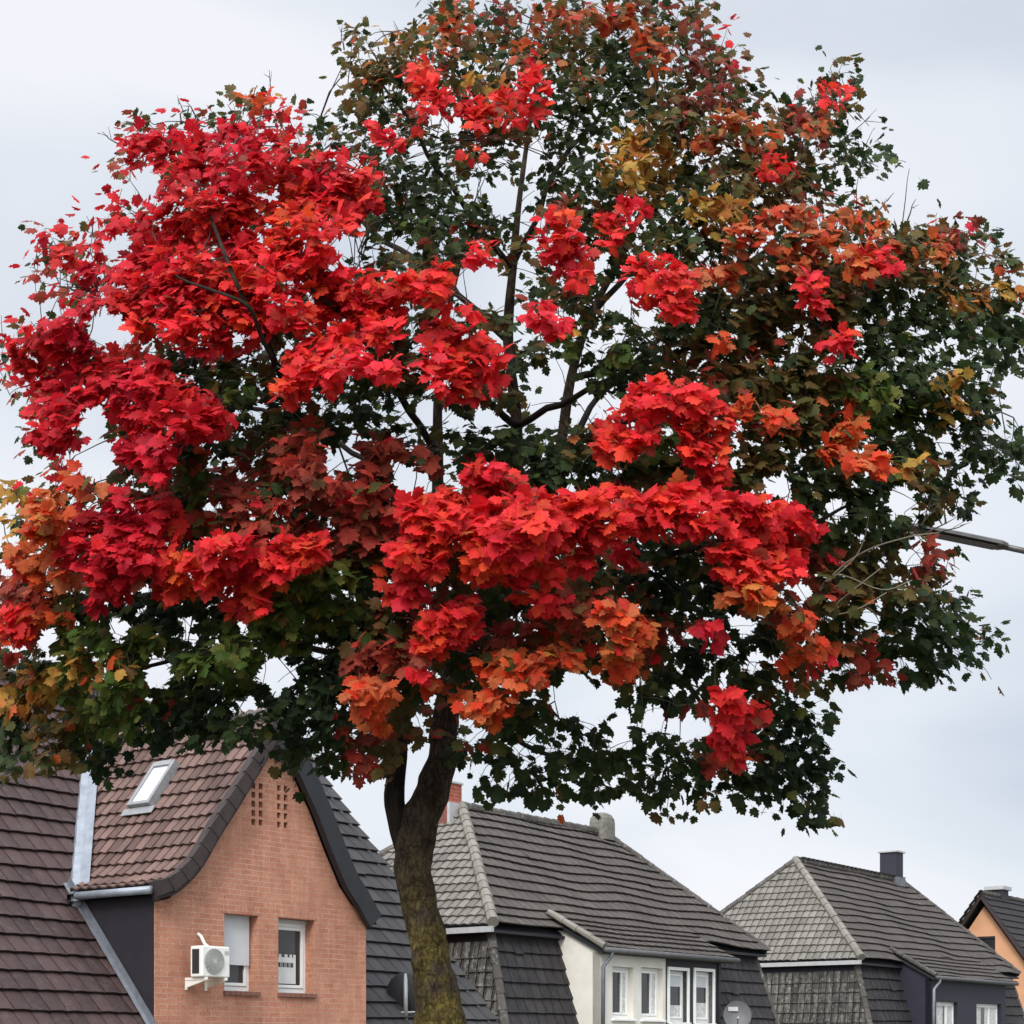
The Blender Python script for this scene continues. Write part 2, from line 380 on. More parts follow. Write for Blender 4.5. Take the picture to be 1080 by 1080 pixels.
def ridge_tiles(name, a, b, mat, parent, r=.11, step=.36, n=8, seed=1, lift=.0):
    a, b = Vector(a), Vector(b); Ln = (b-a).length; k = max(1, int(Ln/step)); mb = MB(); rg = random.Random(seed)
    for i in range(k):
        p = a.lerp(b, i/k); q = a.lerp(b, (i+1.12)/k)
        j = Vector((rg.uniform(-.008,.008), rg.uniform(-.008,.008), rg.uniform(0,.014)+lift)); t0 = len(mb.f)
        mb.tube([p+j, q+j], [r*1.08, r*.90], n); tn = rg.random()
        for z in range(t0, len(mb.f)): mb.tone[z] = tn
    return mb.build(name, mat, parent, tone=True)

# ------------------------------------------------------------------ walls with openings
def wall(name, outline, holes, s, th, mat, parent, rev=None):
    """upright wall in the plane y = s (house frame), outline/holes in (x, z), thickness th"""
    vs = [Vector(p) for p in outline]; es = [(i, (i+1) % len(outline)) for i in range(len(outline))]
    for (x0, x1, z0, z1) in holes:
        b_ = len(vs); vs += [Vector((x0,z0)), Vector((x1,z0)), Vector((x1,z1)), Vector((x0,z1))]
        es += [(b_,b_+1),(b_+1,b_+2),(b_+2,b_+3),(b_+3,b_)]
    ov, oe, of, *_ = delaunay_2d_cdt(vs, es, [], 0, 1e-5)
    def inpoly(p):
        c_ = False; j = len(outline)-1
        for i in range(len(outline)):
            xi, yi = outline[i]; xj, yj = outline[j]
            if (yi > p[1]) != (yj > p[1]) and p[0] < (xj-xi)*(p[1]-yi)/(yj-yi)+xi: c_ = not c_
            j = i
        return c_
    mb = MB()
    for f in of:
        c_ = sum((ov[i] for i in f), Vector((0, 0)))/len(f)
        if not inpoly(c_) or any(h[0] < c_[0] < h[1] and h[2] < c_[1] < h[3] for h in holes): continue
        mb.face([(ov[i][0], s, ov[i][1]) for i in f]); mb.face([(ov[i][0], s+th, ov[i][1]) for i in reversed(f)])
    for i in range(len(outline)):
        p, q = outline[i], outline[(i+1) % len(outline)]
        mb.face([(p[0],s,p[1]),(q[0],s,q[1]),(q[0],s+th,q[1]),(p[0],s+th,p[1])])
    for (x0, x1, z0, z1) in holes:
        for p, q in (((x0,z0),(x1,z0)),((x1,z0),(x1,z1)),((x1,z1),(x0,z1)),((x0,z1),(x0,z0))):
            mb.face([(p[0],s,p[1]),(q[0],s,q[1]),(q[0],s+th,q[1]),(p[0],s+th,p[1])])
    return mb.build(name, mat, parent)
def window(parent, x0, x1, z0, z1, s, style='casement', surround=None, label=None):
    """white plastic casement set back in its opening; s = front of the frame"""
    w = .065; mb = MB()
    mb.box(x0, x0+w, s, s+.07, z0, z1).box(x1-w, x1, s, s+.07, z0, z1)
    mb.box(x0+w, x1-w, s, s+.07, z0, z0+w*1.2).box(x0+w, x1-w, s, s+.07, z1-w, z1)
    f = mb.build('window', M['pvc'], parent, bevel=.006)
    if label: f['label'] = label
    i0, i1, j0, j1 = x0+w+.003, x1-w-.003, z0+w*1.2+.003, z1-w-.003
    sw = .05; sa = MB()
    sa.box(i0, i0+sw, s-.016, s+.04, j0, j1).box(i1-sw, i1, s-.016, s+.04, j0, j1)
    sa.box(i0+sw, i1-sw, s-.016, s+.04, j0, j0+sw).box(i0+sw, i1-sw, s-.016, s+.04, j1-sw, j1)
    sa.build('sash', M['pvc'], f, bevel=.005)
    MB().box(i0+sw-.002, i1-sw+.002, s+.012, s+.02, j0+sw-.002, j1-sw+.002).build('pane', M['glass'], f)
    return f, (i0+sw, i1-sw, j0+sw, j1-sw)

# ------------------------------------------------------------------ house with the brick gable (left)
hA = empty('brick_gable_house', tsw(0,0,0), RZ)
tag(hA, 'house with orange brick front gable and reddish brown tiled roof left of the trunk', 'house')
def gp(px, py): return on_s(px, py, 0)
left = [gp(*p) for p in ((163.5,951),(178,948),(197,931),(210,913),(225.6,885),(244.4,856),(269.6,814),(287.6,782.5))]
right = [gp(*p) for p in ((307.4,815.6),(326.3,856.5),(342,897.4),(357.8,935.2),(370.4,954),(385,968))]
TW = gp(386, 1000)[0]; apex = left[-1]
left[0] = (0, left[0][1])
outline = [(0, 0), (TW, 0), (TW, right[-1][1])]+[p for p in reversed(right[:-1])]+[p for p in reversed(left)]
def op(x0, x1, y0, y1):
    ta = gp(x0, y1); tb = gp(x1, y1); tt = gp(x0, y0)
    return [ta[0], tb[0], ta[1], tt[1]]
wl = op(236.5, 272.5, 963, 1045); wr = op(293.5, 332, 967.5, 1047)
holes = [tuple(wl), tuple(wr)]
vents = []
for (xa, xb) in ((265.5,269.0),(273.2,276.8),(292.6,296.0),(299.6,303.2)):
    for r in range(5):
        dy = (xa-265)*.10; y0 = 825.5+dy+r*9.6
        vents.append(tuple(op(xa-.2, xb+.2, y0-.4, y0+5.9)))
wall('gable_wall', outline, holes+vents, 0, .30, M['brick'], hA)
vb = MB().box(1.87, 2.83, .075, .25, 6.78, 7.58); vb.build('vent_shade_box', M['void'], hA)  # near-black box stands in for the shade deep in the vent holes
# soldier course lintels, sills
for (h, nm) in ((wl, 'lintel'), (wr, 'lintel')):
    mb = MB(); n = 10
    for i in range(n):
        a = h[0]-.06+(h[1]-h[0]+.12)*i/n; b_ = h[0]-.06+(h[1]-h[0]+.12)*(i+1)/n-.012
        mb.box(a, b_, -.004, .02, h[3]+.008, h[3]+.21)
    mb.build(nm, M['brick'], hA, bevel=.002)
    mb = MB(); n = 7
    for i in range(n):
        a = h[0]-.02+(h[1]-h[0]+.04)*i/n; b_ = h[0]-.02+(h[1]-h[0]+.04)*(i+1)/n-.01
        mb.box(a, b_, -.05, .22, h[2]-.065, h[2]+.0)
    mb.build('window_sill', M['sill'], hA, bevel=.004)
# left window: lowered roller blind, dark pane low down
f, g = window(hA, wl[0]-.02, wl[1]+.0, wl[2]+.01, wl[3]+.01, .215, label='white window with its pale blind pulled most of the way down')
MB().box(wl[0]+.01, wl[1]-.04, .165, .195, wl[2]+.42, wl[3]).build('roller_blind', M['blind'], f)
# right window: net with printed sign
f, g = window(hA, wr[0]-.02, wr[1]+.0, wr[2]+.01, wr[3]-.06, .215, label='white window with a printed notice behind the lower pane')
MB().box(wr[0], wr[1], .19, .24, wr[3]-.065, wr[3]-.004).build('blind_box', M['blind'], f)
ps = MB().box(g[0], g[0]+(g[1]-g[0])*.80, .2, .2065, g[2]+.02, g[2]+.50).build('notice', M['poster'], f)
mb = MB()
zt = g[2]+.455
for (a, b_) in ((.10,.18),(.28,.38),(.50,.57),(.66,.70)): mb.box(g[0]+a*(g[1]-g[0]), g[0]+b_*(g[1]-g[0]), .196, .1985, zt, zt+.045)
zt = g[2]+.29
for (a, b_) in ((.10,.13),(.15,.24),(.27,.30),(.32,.38),(.40,.43),(.46,.54),(.57,.60),(.62,.70)): mb.box(g[0]+a*(g[1]-g[0]), g[0]+b_*(g[1]-g[0]), .196, .1985, zt, zt+.075)
mb.build('lettering', M['ink'], f)
# near-black sheet standing in for the unlit interior; side wall and lower storeys
MB().box(.14, TW-.14, .31, .34, 0.1, 5.6).build('unlit_backing', M['void'], hA)
wall_side = MB(); wall_side.box(-.03, .12, .012, 2.6, 0, 2.22+ZC)
wall_side.build('side_wall', M['cladding'], hA)
MB().box(TW-.12, TW+.02, .31, 2.6, 0, 2.1+ZC).build('side_wall', M['cladding'], hA)
MB().box(-9, -.04, .35, 10.6, 0, 3.45).build('lower_wall', M['brick'], hA)
MB().box(TW+.03, 8.2, .35, 10.6, 0, 3.45).build('lower_wall', M['brick'], hA)
# end gable wall of the main roof (faces right)
mb = MB(); mb.face([(8.21,.35,3.4),(8.21,10.6,3.4),(8.21,5.55,9.6)]); mb.build('end_gable', M['brick'], hA)
# cross roof: curved profile with bell-cast eaves, parallel to the gable outline
off = .27
def offset_profile(pr, side):
    out = []
    for i, p in enumerate(pr):
        a = Vector(pr[max(i-1, 0)]); b_ = Vector(pr[min(i+1, len(pr)-1)]); d = (b_-a).normalized()
        n = Vector((-d.y, d.x));
        if n.y < 0: n = -n
        out.append(Vector(p)+n*off)
    return out
RIDZ = 5.17+ZC; RT = TW/2+.01
pl = [Vector((-.20, 2.30+ZC))]+[p for p in offset_profile(left, -1)[1:-1]]
ls = pl[-1]; pl.append(Vector((RT, RIDZ)))
pr_ = [Vector((TW+.13, right[-1][1]+.02))]+[p for p in offset_profile(list(reversed(right))+[apex], 1)[1:-1]]+[Vector((RT, RIDZ))]
def prof_fn(prof, y_front):
    acc = [0]
    for i in range(1, len(prof)): acc.append(acc[-1]+(prof[i]-prof[i-1]).length)
    def loc(b_):
        b_ = max(-.2, min(acc[-1]+.3, b_)); i = 0
        while i < len(acc)-2 and acc[i+1] < b_: i += 1
        d = (prof[i+1]-prof[i]); f_ = (b_-acc[i])/(acc[i+1]-acc[i]); p = prof[i]+d*f_; d.normalize(); return p, d
    def pos(a, b_):
        p, d = loc(b_); return Vector((p.x, y_front+a, p.y))
    def nrm(a, b_):
        p, d = loc(b_-.1); p2, d2 = loc(b_+.1); d = (d+d2).normalized(); n = Vector((-d.y, 0, d.x))
        return n if n.z > 0 else -n
    return pos, nrm, acc[-1]
YF = -.16
def deck(prof, parent, y0=YF+.03, y1=4.6):
    mb = MB()
    for i in range(len(prof)-1):
        a, b_ = prof[i], prof[i+1]
        ya = (a.y-ZC-.086)/1.136-.16; yb = (b_.y-ZC-.086)/1.136-.08
        mb.face([(a.x,y0,a.y-.015),(a.x,ya,a.y-.015),(b_.x,yb,b_.y-.015),(b_.x,y0,b_.y-.015)])
        mb.face([(a.x,y0,a.y-.13),(a.x,ya,a.y-.13),(b_.x,yb,b_.y-.13),(b_.x,y0,b_.y-.13)])
        mb.face([(a.x,ya,a.y-.015),(b_.x,yb,b_.y-.015),(b_.x,yb,b_.y-.13),(a.x,ya,a.y-.13)])
    return mb.build('roof_deck', M['verge_dark'], parent)
for prof, sd_ in ((pl, 3), (pr_, 5)):
    pos, nrm, LL = prof_fn(prof, YF)
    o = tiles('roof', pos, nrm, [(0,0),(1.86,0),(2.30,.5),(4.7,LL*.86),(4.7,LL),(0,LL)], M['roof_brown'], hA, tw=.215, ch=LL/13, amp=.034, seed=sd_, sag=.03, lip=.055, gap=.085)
    deck(prof, o)
# verges (one board following each side's curve)
def verge(prof, mat, w_out, w_in, th, y0, nm='verge'):
    mb = MB(); n = len(prof)
    P = []
    for i in range(n):
        a = prof[max(i-1, 0)]; b_ = prof[min(i+1, n-1)]; d = (b_-a).normalized(); nn = Vector((-d.y, d.x))
        if nn.y < 0: nn = -nn
        P.append((prof[i]+nn*w_out, prof[i]-nn*w_in))
    P[-1] = (Vector((prof[-1].x, prof[-1].y+w_out*1.5)), Vector((prof[-1].x, prof[-1].y-w_in*1.6)))
    for i in range(n-1):
        (o1, i1), (o2, i2) = P[i], P[i+1]
        A = [(o1.x,y0,o1.y),(o2.x,y0,o2.y),(i2.x,y0,i2.y),(i1.x,y0,i1.y)]; B = [(x,y+th,z) for x,y,z in A]
        mb.face(A); mb.face(list(reversed(B)))
        for k in ((0,1),(2,3),(3,0),(1,2)) if i == 0 or i == n-2 else ((0,1),(2,3)): mb.face([A[k[0]],A[k[1]],B[k[1]],B[k[0]]])
    return mb.build(nm, mat, hA)
def dens(prof, k=24):
    out = []; tot = sum((prof[i+1]-prof[i]).length for i in range(len(prof)-1)); 
    for j in range(k+1):
        d = tot*j/k; i = 0
        while i < len(prof)-2 and d > (prof[i+1]-prof[i]).length: d -= (prof[i+1]-prof[i]).length; i += 1
        out.append(prof[i]+(prof[i+1]-prof[i])*(d/(prof[i+1]-prof[i]).length))
    return out
verge([Vector(p) for p in dens(pl)], M['verge_brown'], .07, .20, .10, YF-.07)
vt = MB()                                    # lapped verge tiles over the left board
dp = dens(pl, 13)
for i in range(13):
    a, b_ = dp[i], dp[i+1]; d = (b_-a).normalized(); nn = Vector((-d.y, d.x)); nn = nn if nn.y > 0 else -nn
    a2 = a-d*.02; A = [(a2+nn*.085), (b_+nn*.06), (b_-nn*.13), (a2-nn*.15)]
    F1 = [(p.x, YF-.115+.0*i, p.y) for p in A]; B1 = [(p.x, YF-.075, p.y) for p in A]; F1[0] = (F1[0][0], YF-.125, F1[0][2]); F1[3] = (F1[3][0], YF-.125, F1[3][2])
    vt.face(F1); [vt.face([F1[k], F1[(k+1)%4], B1[(k+1)%4], B1[k]]) for k in range(4)]
vt.build('verge_tiles', M['verge_brown'], hA, bevel=.004)
verge([Vector(p) for p in dens(pr_)], M['verge_dark'], .04, .31, .12, YF-.05)
ridge_tiles('ridge_tiles', (RT, YF-.05, RIDZ+.05), (RT, 4.6, RIDZ+.05), M['ridge_grey'], hA, r=.12)
# gutter of the cross roof
mb = MB(); mb.tube([(-.24, -.20, 2.245+ZC), (-.24, 1.50, 2.245+ZC)], [.062, .062], 10); mb.build('gutter', M['zinc'], hA, smooth=True)
# main roof
MS = 1.136
def mz(s): return .086+MS*s+ZC
SR = 5.55
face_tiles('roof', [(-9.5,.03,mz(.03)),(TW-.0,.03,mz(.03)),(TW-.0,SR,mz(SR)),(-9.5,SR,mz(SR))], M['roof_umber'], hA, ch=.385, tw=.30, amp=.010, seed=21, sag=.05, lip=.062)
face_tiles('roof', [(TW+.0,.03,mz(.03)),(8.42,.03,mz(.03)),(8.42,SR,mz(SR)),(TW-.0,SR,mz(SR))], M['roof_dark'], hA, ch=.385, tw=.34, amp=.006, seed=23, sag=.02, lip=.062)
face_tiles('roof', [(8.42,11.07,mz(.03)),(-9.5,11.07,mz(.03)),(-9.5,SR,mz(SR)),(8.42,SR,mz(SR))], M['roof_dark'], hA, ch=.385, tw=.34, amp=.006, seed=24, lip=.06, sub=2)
ridge_tiles('ridge_tiles', (-9.5, SR, mz(SR)+.05), (8.45, SR, mz(SR)+.05), M['ridge_grey'], hA, r=.13)
mb = MB(); mb.tube([(8.44, .0, mz(0)+.0), (8.44, SR, mz(SR)+.0)], [.06, .06], 6); mb.build('verge', M['verge_dark'], hA)
# valley flashing (pale zinc) and the flashing down the side wall
def on_main(px, py):
    """point of the main roof plane seen at a photo pixel"""
    q = (px-540)/F; zz = (HZ-py)/F; A = np.array([[UX-q*UY, -UY-q*UX], [-zz*UY, MS-zz*UX]]); B = np.array([q*P0.y-P0.x, zz*P0.y-.086])
    t, s_ = np.linalg.solve(A, B); return Vector((t, s_, mz(s_)))
lo_, hi_ = (on_main(71.5, 950), on_main(84, 950)), (on_main(87, 778), on_main(98.5, 778))
mb = MB(); nm_ = Vector((0, -MS, 1)).normalized(); ring = []
for i in range(13):
    f_ = i/12; a = lo_[0].lerp(hi_[0], f_); b_ = lo_[1].lerp(hi_[1], f_); w = b_-a; j_ = .014*math.sin(i*2.1)
    ring.append([a+w*(0+j_)+nm_*.03, a+w*j_+nm_*.10, a.lerp(b_, .5)+nm_*(.15+.01*math.sin(i*3)), b_+nm_*.30, b_+nm_*.03])
for i in range(12):
    for a in range(4): mb.face([ring[i][a], ring[i][a+1], ring[i+1][a+1], ring[i+1][a]])
mb.face(ring[0])
mb.build('valley_flashing', M['zinc'], hA, smooth=True)
mb = MB()
pp = [Vector((-.05, s_, mz(s_))) for s_ in np.linspace(2.06, .06, 9)]
for i in range(8):
    a, b_ = pp[i], pp[i+1]
    mb.face([a+Vector((-.06,0,0))+nm_*.085, a+Vector((.015,0,0))+nm_*.11, b_+Vector((.015,0,0))+nm_*.105, b_+Vector((-.06,0,0))+nm_*.08])
    mb.face([a+Vector((.0,0,0))+nm_*.10, a+Vector((.0,0,0))+nm_*.22, b_+Vector((.0,0,0))+nm_*.22, b_+Vector((.0,0,0))+nm_*.10])
mb.build('side_flashing', M['lead'], hA)
mb = MB().tube([tuple(lo_[0].lerp(lo_[1],.4)+nm_*.12), tuple(lo_[0].lerp(lo_[1],.3)+nm_*.12+Vector((0,-.05,-.10))), tuple(lo_[1]+nm_*.08+Vector((.02,-.15,-.2)))], [.10, .11, .06], 8); mb.build('flashing_end', M['zinc'], hA, smooth=True)
# skylight in the left slope of the cross roof: centre found along the view through the photo's skylight
posL, nrmL, LLn = prof_fn(pl, YF)
def on_slope(px, py):
    q = (px-540)/F; zz = (HZ-py)/F; best = None
    for b_ in np.linspace(.2, LLn, 240):
        p = posL(0, b_)+nrmL(0, b_)*.05
        X0 = P0.x+UX*p.x; Y0 = P0.y+UY*p.x      # X = X0-UY*s, Y = Y0+UX*s
        s_ = (X0-q*Y0)/(UY+q*UX); Y = Y0+UX*s_; err = abs((p.z-ZC)-zz*Y)
        if best is None or err < best[0]: best = (err, b_, s_-YF)
    return best[1], best[2]
b_lo, a_lo = on_slope(160, 852); b_hi, a_hi = on_slope(169, 809)
ac = (a_lo+a_hi)/2+.02; hw = .265
oS = posL(ac, b_lo); oT = posL(ac, b_hi); dU = (oT-oS); lenU = dU.length; dU.normalize(); nU = Vector((-dU.z, 0, dU.x)); nU = nU if nU.z > 0 else -nU
def sk(mb, a0, a1, b0, b1, h0, h1):
    c8 = [oS+Vector((0,a,0))+dU*b_+nU*h for h in (h0,h1) for a,b_ in ((a0,b0),(a1,b0),(a1,b1),(a0,b1))]; k = len(mb.v)
    mb.v += [tuple(p) for p in c8]
    for q in ((3,2,1,0),(4,5,6,7),(0,1,5,4),(1,2,6,5),(2,3,7,6),(3,0,4,7)): mb.f.append(tuple(k+i for i in q)); mb.tone.append(.5)
fr = MB(); w = .07
sk(fr, -hw, -hw+w, 0, lenU, .0, .17); sk(fr, hw-w, hw, 0, lenU, .0, .17); sk(fr, -hw+w, hw-w, 0, w, .0, .17); sk(fr, -hw+w, hw-w, lenU-w*1.6, lenU, .0, .18)
skf = fr.build('skylight', M['steel'], hA, bevel=.005)
g_ = MB(); sk(g_, -hw+w, hw-w, w, lenU-w*1.6, .13, .145); g_.build('pane', M['skyglass'], skf)
g_ = MB(); sk(g_, -hw-.12, hw+.10, -.16, -.01, .085, .10); g_.build('apron_flashing', M['steel'], skf)

# air conditioner on the gable wall
t1, z1 = on_s(213.5, 1030, -.46); t2, _ = on_s(242.6, 1030, -.46); zt = on_s(213.5, 997, -.46)[1]
ac_ = empty('air_conditioner', tsw(t1, -.46, z1), RZ)
tag(ac_, 'white box shaped air conditioner outdoor unit on the brick gable beside the left window', 'air conditioner')
w_, h_ = t2-t1, zt-z1; dpt = .27
MB().box(0, w_, 0, dpt, 0, h_).build('casing', M['ac_white'], ac_, bevel=.02)
MB().box(-.006, .0, .07, dpt-.05, .05, h_-.05).build('side_vent', M['ac_black'], ac_)
mb = MB(); cxx, czz, rr = w_*.42, h_*.50, h_*.41
for k in range(7):
    r = rr*(k+1)/7; mb.tube([(cxx+r*math.cos(a), -.012-.012*(1-k/7), czz+r*math.sin(a)) for a in np.linspace(0, 2*math.pi, 33)], [.0045]*33, 4, cap=False)
for k in range(16):
    a = k*math.pi/8; mb.tube([(cxx+.03*math.cos(a), -.024, czz+.03*math.sin(a)), (cxx+rr*math.cos(a), -.012, czz+rr*math.sin(a))], [.004, .004], 4)
mb.tube([(cxx, -.03, czz), (cxx, -.006, czz)], [.035, .035], 12)
fg = mb.build('fan_grille', M['ac_grille'], ac_)
mb = MB(); mb.tube([(cxx, -.004, czz), (cxx, .002, czz)], [rr*1.03, rr*1.03], 32); mb.build('fan_opening', plain('fan_recess', (.30,.30,.28), .6, .2, 10), ac_)
MB().box(w_*.80, w_*.95, -.004, .001, h_*.74, h_*.86).build('badge', M['ac_grille'], ac_)
for x in (.06, w_-.10):
    mb = MB().box(x, x+.035, -.02, .455, -.045, -.004)
    mb.face([(x+.01,.455,-.15),(x+.01,.40,-.15),(x+.01,.0,-.05),(x+.01,.455,-.05)])
    mb.tube([(x+.0175,.44,-.15),(x+.0175,.0,-.04)], [.012,.012], 6); mb.box(x, x+.035, .425, .455, -.19, -.05)
    mb.build('bracket', M['ac_white'], ac_, bevel=.003)
mb = MB().tube([(w_*.62,.2,h_-.03),(w_*.62,.33,h_+.05),(w_*.60,.40,h_+.17),(w_*.58,.455,h_+.21)], [.026]*4, 10); mb.build('pipe', M['ac_white'], ac_, smooth=True)

# ------------------------------------------------------------------ hipped houses (B behind the trunk, C to the right)
def hip_house(t0, s0, ln, dep, ze, zr, ra, rb, label, dt0, dt1, dmid, wins, mats, seed):
    h = empty('hipped_house', tsw(t0, s0, 0), RZ); tag(h, label, 'house', 'grey hip roofed houses in a row')
    hd = dep/2; ze += ZC; zr += ZC; e_ = .0
    A_, B_, Cc, D_ = (0,0,ze), (ln,0,ze), (ln,dep,ze), (0,dep,ze); R1, R2 = (ra,hd,zr), (rb,hd,zr)
    kw = dict(ch=.355, sag=.11, lip=.062)
    face_tiles('roof', [A_, B_, R2, R1], M['roof_grey'], h, tw=.32, amp=.005, seed=seed, rnd=.7, **kw)
    kw2 = dict(ch=.30, sag=.05, lip=.05, gap=.09)
    face_tiles('roof', [D_, A_, R1], M['roof_pale'], h, tw=.235, amp=.03, seed=seed+1, **kw2)['label'] = 'pale grey tiled hip facing the camera'
    face_tiles('roof', [B_, Cc, R2], M['roof_grey'], h, tw=.25, amp=.02, seed=seed+2, sub=3, **kw2)
    face_tiles('roof', [Cc, D_, R1, R2], M['roof_grey'], h, tw=.32, amp=.005, seed=seed+3, sub=2, ch=.3, lip=.05)
    ridge_tiles('ridge_tiles', Vector(R1)+Vector((0,0,.04)), Vector(R2)+Vector((0,0,.04)), M['ridge_grey'], h, r=.12, seed=seed)
    ridge_tiles('hip_tiles', Vector(A_)+Vector((0,0,.04)), Vector(R1)+Vector((0,0,.06)), M['ridge_pale'], h, r=.12, step=.34, seed=seed)
    ridge_tiles('hip_tiles', Vector(D_)+Vector((0,0,.02)), Vector(R1)+Vector((0,0,.03)), M['ridge_grey'], h, r=.10, seed=seed+4)
    ridge_tiles('hip_tiles', Vector(B_)+Vector((0,0,.02)), Vector(R2)+Vector((0,0,.03)), M['ridge_grey'], h, r=.08, seed=seed+5)
    ridge_tiles('hip_tiles', Vector(Cc)+Vector((0,0,.02)), Vector(R2)+Vector((0,0,.03)), M['ridge_grey'], h, r=.10, seed=seed+6)
    # eave boards and the steep lower slopes
    i_ = .26; o1, o2 = .10, .50; zt_, zb = ze-.14, ze-2.75
    MB().box(.03, ln-.03, .03, dep-.03, ze-.16, ze-.10).build('soffit', M['cladding'], h)
    MB().box(-.03, .03, .0, dep, ze-.15, ze-.03).build('fascia', M['cap'], h)
    T = [(i_,i_,zt_), (ln-i_,i_,zt_), (ln-i_,dep-i_,zt_), (i_,dep-i_,zt_)]
    Bt = [(-o1,-o2,zb), (ln+o1,-o2,zb), (ln+o1,dep+o2,zb), (-o1,dep+o2,zb)]
    t_ = .55                                  # plain dark band under the eaves on the end wall
    BL = [tuple(Vector(T[3]).lerp(Vector(Bt[3]), .17)), tuple(Vector(T[0]).lerp(Vector(Bt[0]), .17))]
    mb = MB(); mb.face([BL[0], BL[1], T[0], T[3]]); mb.build('end_band', M[mats[1]], h)
    face_tiles('lower_roof', [Bt[0], Bt[1], T[1], T[0]], M['roof_slate'], h, ch=.33, tw=.32, amp=.004, seed=seed+7, lip=.06, sag=.03)
    face_tiles('lower_roof', [Bt[3], Bt[0], BL[1], BL[0]], M['roof_spot'], h, ch=.30, tw=.225, amp=.04, seed=seed+8, lip=.05, gap=.12)['label'] = 'dark end slope spotted with pale weathering'
    face_tiles('lower_roof', [Bt[1], Bt[2], T[2], T[1]], M['roof_slate'], h, ch=.30, tw=.3, amp=.01, seed=seed+9, lip=.05, sub=2)
    face_tiles('lower_roof', [Bt[2], Bt[3], T[3], T[2]], M['roof_slate'], h, ch=.30, tw=.32, amp=.004, seed=seed+10, lip=.05, sub=2)
    ridge_tiles('hip_tiles', Vector(Bt[0])+Vector((0,0,.03)), Vector(T[0])+Vector((0,0,-.03)), M['ridge_grey'], h, r=.10, step=.33, seed=seed+11)
    ridge_tiles('hip_tiles', Vector(Bt[1])+Vector((0,0,.03)), Vector(T[1])+Vector((0,0,-.03)), M['ridge_grey'], h, r=.08, step=.33, seed=seed+12)
    MB().box(.15, ln-.15, -.2, dep+.2, 0, zb+.1).build('wall', M['brick'], h)
    # dormer: side wall, front wall with openings, low-pitched roof
    fs = -.89; ztop = 2.0+ZC-.05; zlo = zb+.15
    MB().box(dt0, dt0+.10, fs+.002, .3, zlo, ztop-.0).build('dormer_side', M[mats[0]], h)
    mb = MB(); mb.face([(dt0,fs+.01,ztop),(dt0,.30,ztop),(dt0,.30,ztop+.52),(dt0,-.02,ztop+.45)]); mb.face([(dt0+.1,fs+.01,ztop),(dt0+.1,.30,ztop),(dt0+.1,.30,ztop+.52),(dt0+.1,-.02,ztop+.45)]); mb.build('dormer_cheek', M[mats[0]], h)
    MB().box(dt1-.1, dt1, fs+.002, .3, zlo, ztop).build('dormer_side', M[mats[1]], h)
    hs = []
    for (x0, x1, y0, y1) in wins:
        def loc(px, py):
            t, z = on_s(px, py, s0+fs); return t-t0, z
        a, zz0 = loc(x0, y1); b2, _ = loc(x1, y1); zz1 = loc(x0, y0)[1]; hs.append((a, b2, zz0, zz1))
    if dmid:
        wall('dormer_wall', [(dt0+.0,zlo),(dmid,zlo),(dmid,ztop),(dt0+.0,ztop)], [q for q in hs if q[1] < dmid], fs, .2, M[mats[0]], h)
        wall('dormer_wall', [(dmid+.003,zlo),(dt1,zlo),(dt1,ztop),(dmid+.003,ztop)], [q for q in hs if q[1] > dmid], fs+.03, .2, M[mats[1]], h)
    else: wall('dormer_wall', [(dt0,zlo),(dt1,zlo),(dt1,ztop),(dt0,ztop)], hs, fs, .2, M[mats[0]], h)
    MB().box(dt0+.12, dt1-.12, fs+.30, fs+.33, zlo, ztop).build('unlit_backing', M['void'], h)  # near-black sheet in place of the unlit room behind the dormer windows
    for k, q in enumerate(hs):
        second = dmid and q[1] > dmid
        if second:                            # painted surround standing proud of the dark wall
            mb = MB(); w = .075
            mb.box(q[0]-w, q[0], fs-.01, fs+.16, q[2]-.02, q[3]+w).box(q[1], q[1]+w, fs-.01, fs+.16, q[2]-.02, q[3]+w).box(q[0], q[1], fs-.01, fs+.16, q[3], q[3]+w)
            sr = mb.build('window_surround', M['pvc'], h, bevel=.005)
        f, g = window(h, q[0]+.002, q[1]-.002, q[2]+.002, q[3]-.002, fs+.13)
        mb = MB(); xm = g[0]+(g[1]-g[0])*(.62 if not second else .5)
        if not second: mb.box(xm, xm+.045, fs+.095, fs+.135, g[2], g[3]); mb.build('mullion', M['pvc'], f)
        def cloth(nm, a_, b_, lo, hi, mt='curtain'):
            c_ = MB(); n = 12; P_ = [(a_+(b_-a_)*j/n, fs+.137+.0015*math.sin(j*2.4)) for j in range(n+1)]
            for j in range(n): c_.face([(*P_[j], lo), (*P_[j+1], lo), (*P_[j+1], hi), (*P_[j], hi)])
            c_.build(nm, M[mt], f)
        gw_ = g[1]-g[0]; gh_ = g[3]-g[2]
        if dmid is None:
            cloth('curtain', g[0], g[0]+gw_*(.30 if k else .48), g[2], g[3]); cloth('curtain', g[0]+gw_*(.46 if k else .56), g[1], g[2], g[3])
        elif second: cloth('roller_blind', g[0], g[1], g[3]-gh_*.26, g[3], 'blind'); cloth('curtain', g[0]+gw_*.03, g[1], g[2], g[2]+gh_*(.28 if k == 2 else .36))
        else: cloth('curtain', xm+.05, g[1], g[2], g[3])
        MB().box(q[0]-.05, q[1]+.05, fs-.07, fs+.14, q[2]-.055, q[2]-.004).build('window_sill', M['pvc'] if mats[0] == 'render_white' else M['cap'], h, bevel=.01)
    # dormer roof sheet rising into the main slope
    er = Vector((dt1+.42, -1.06, ztop+.06)); el = Vector((dt0-.10, -1.06, ztop+.06))
    pitch = (zr-ze)/hd; s_top = .34; z_top = ze+pitch*s_top+.03
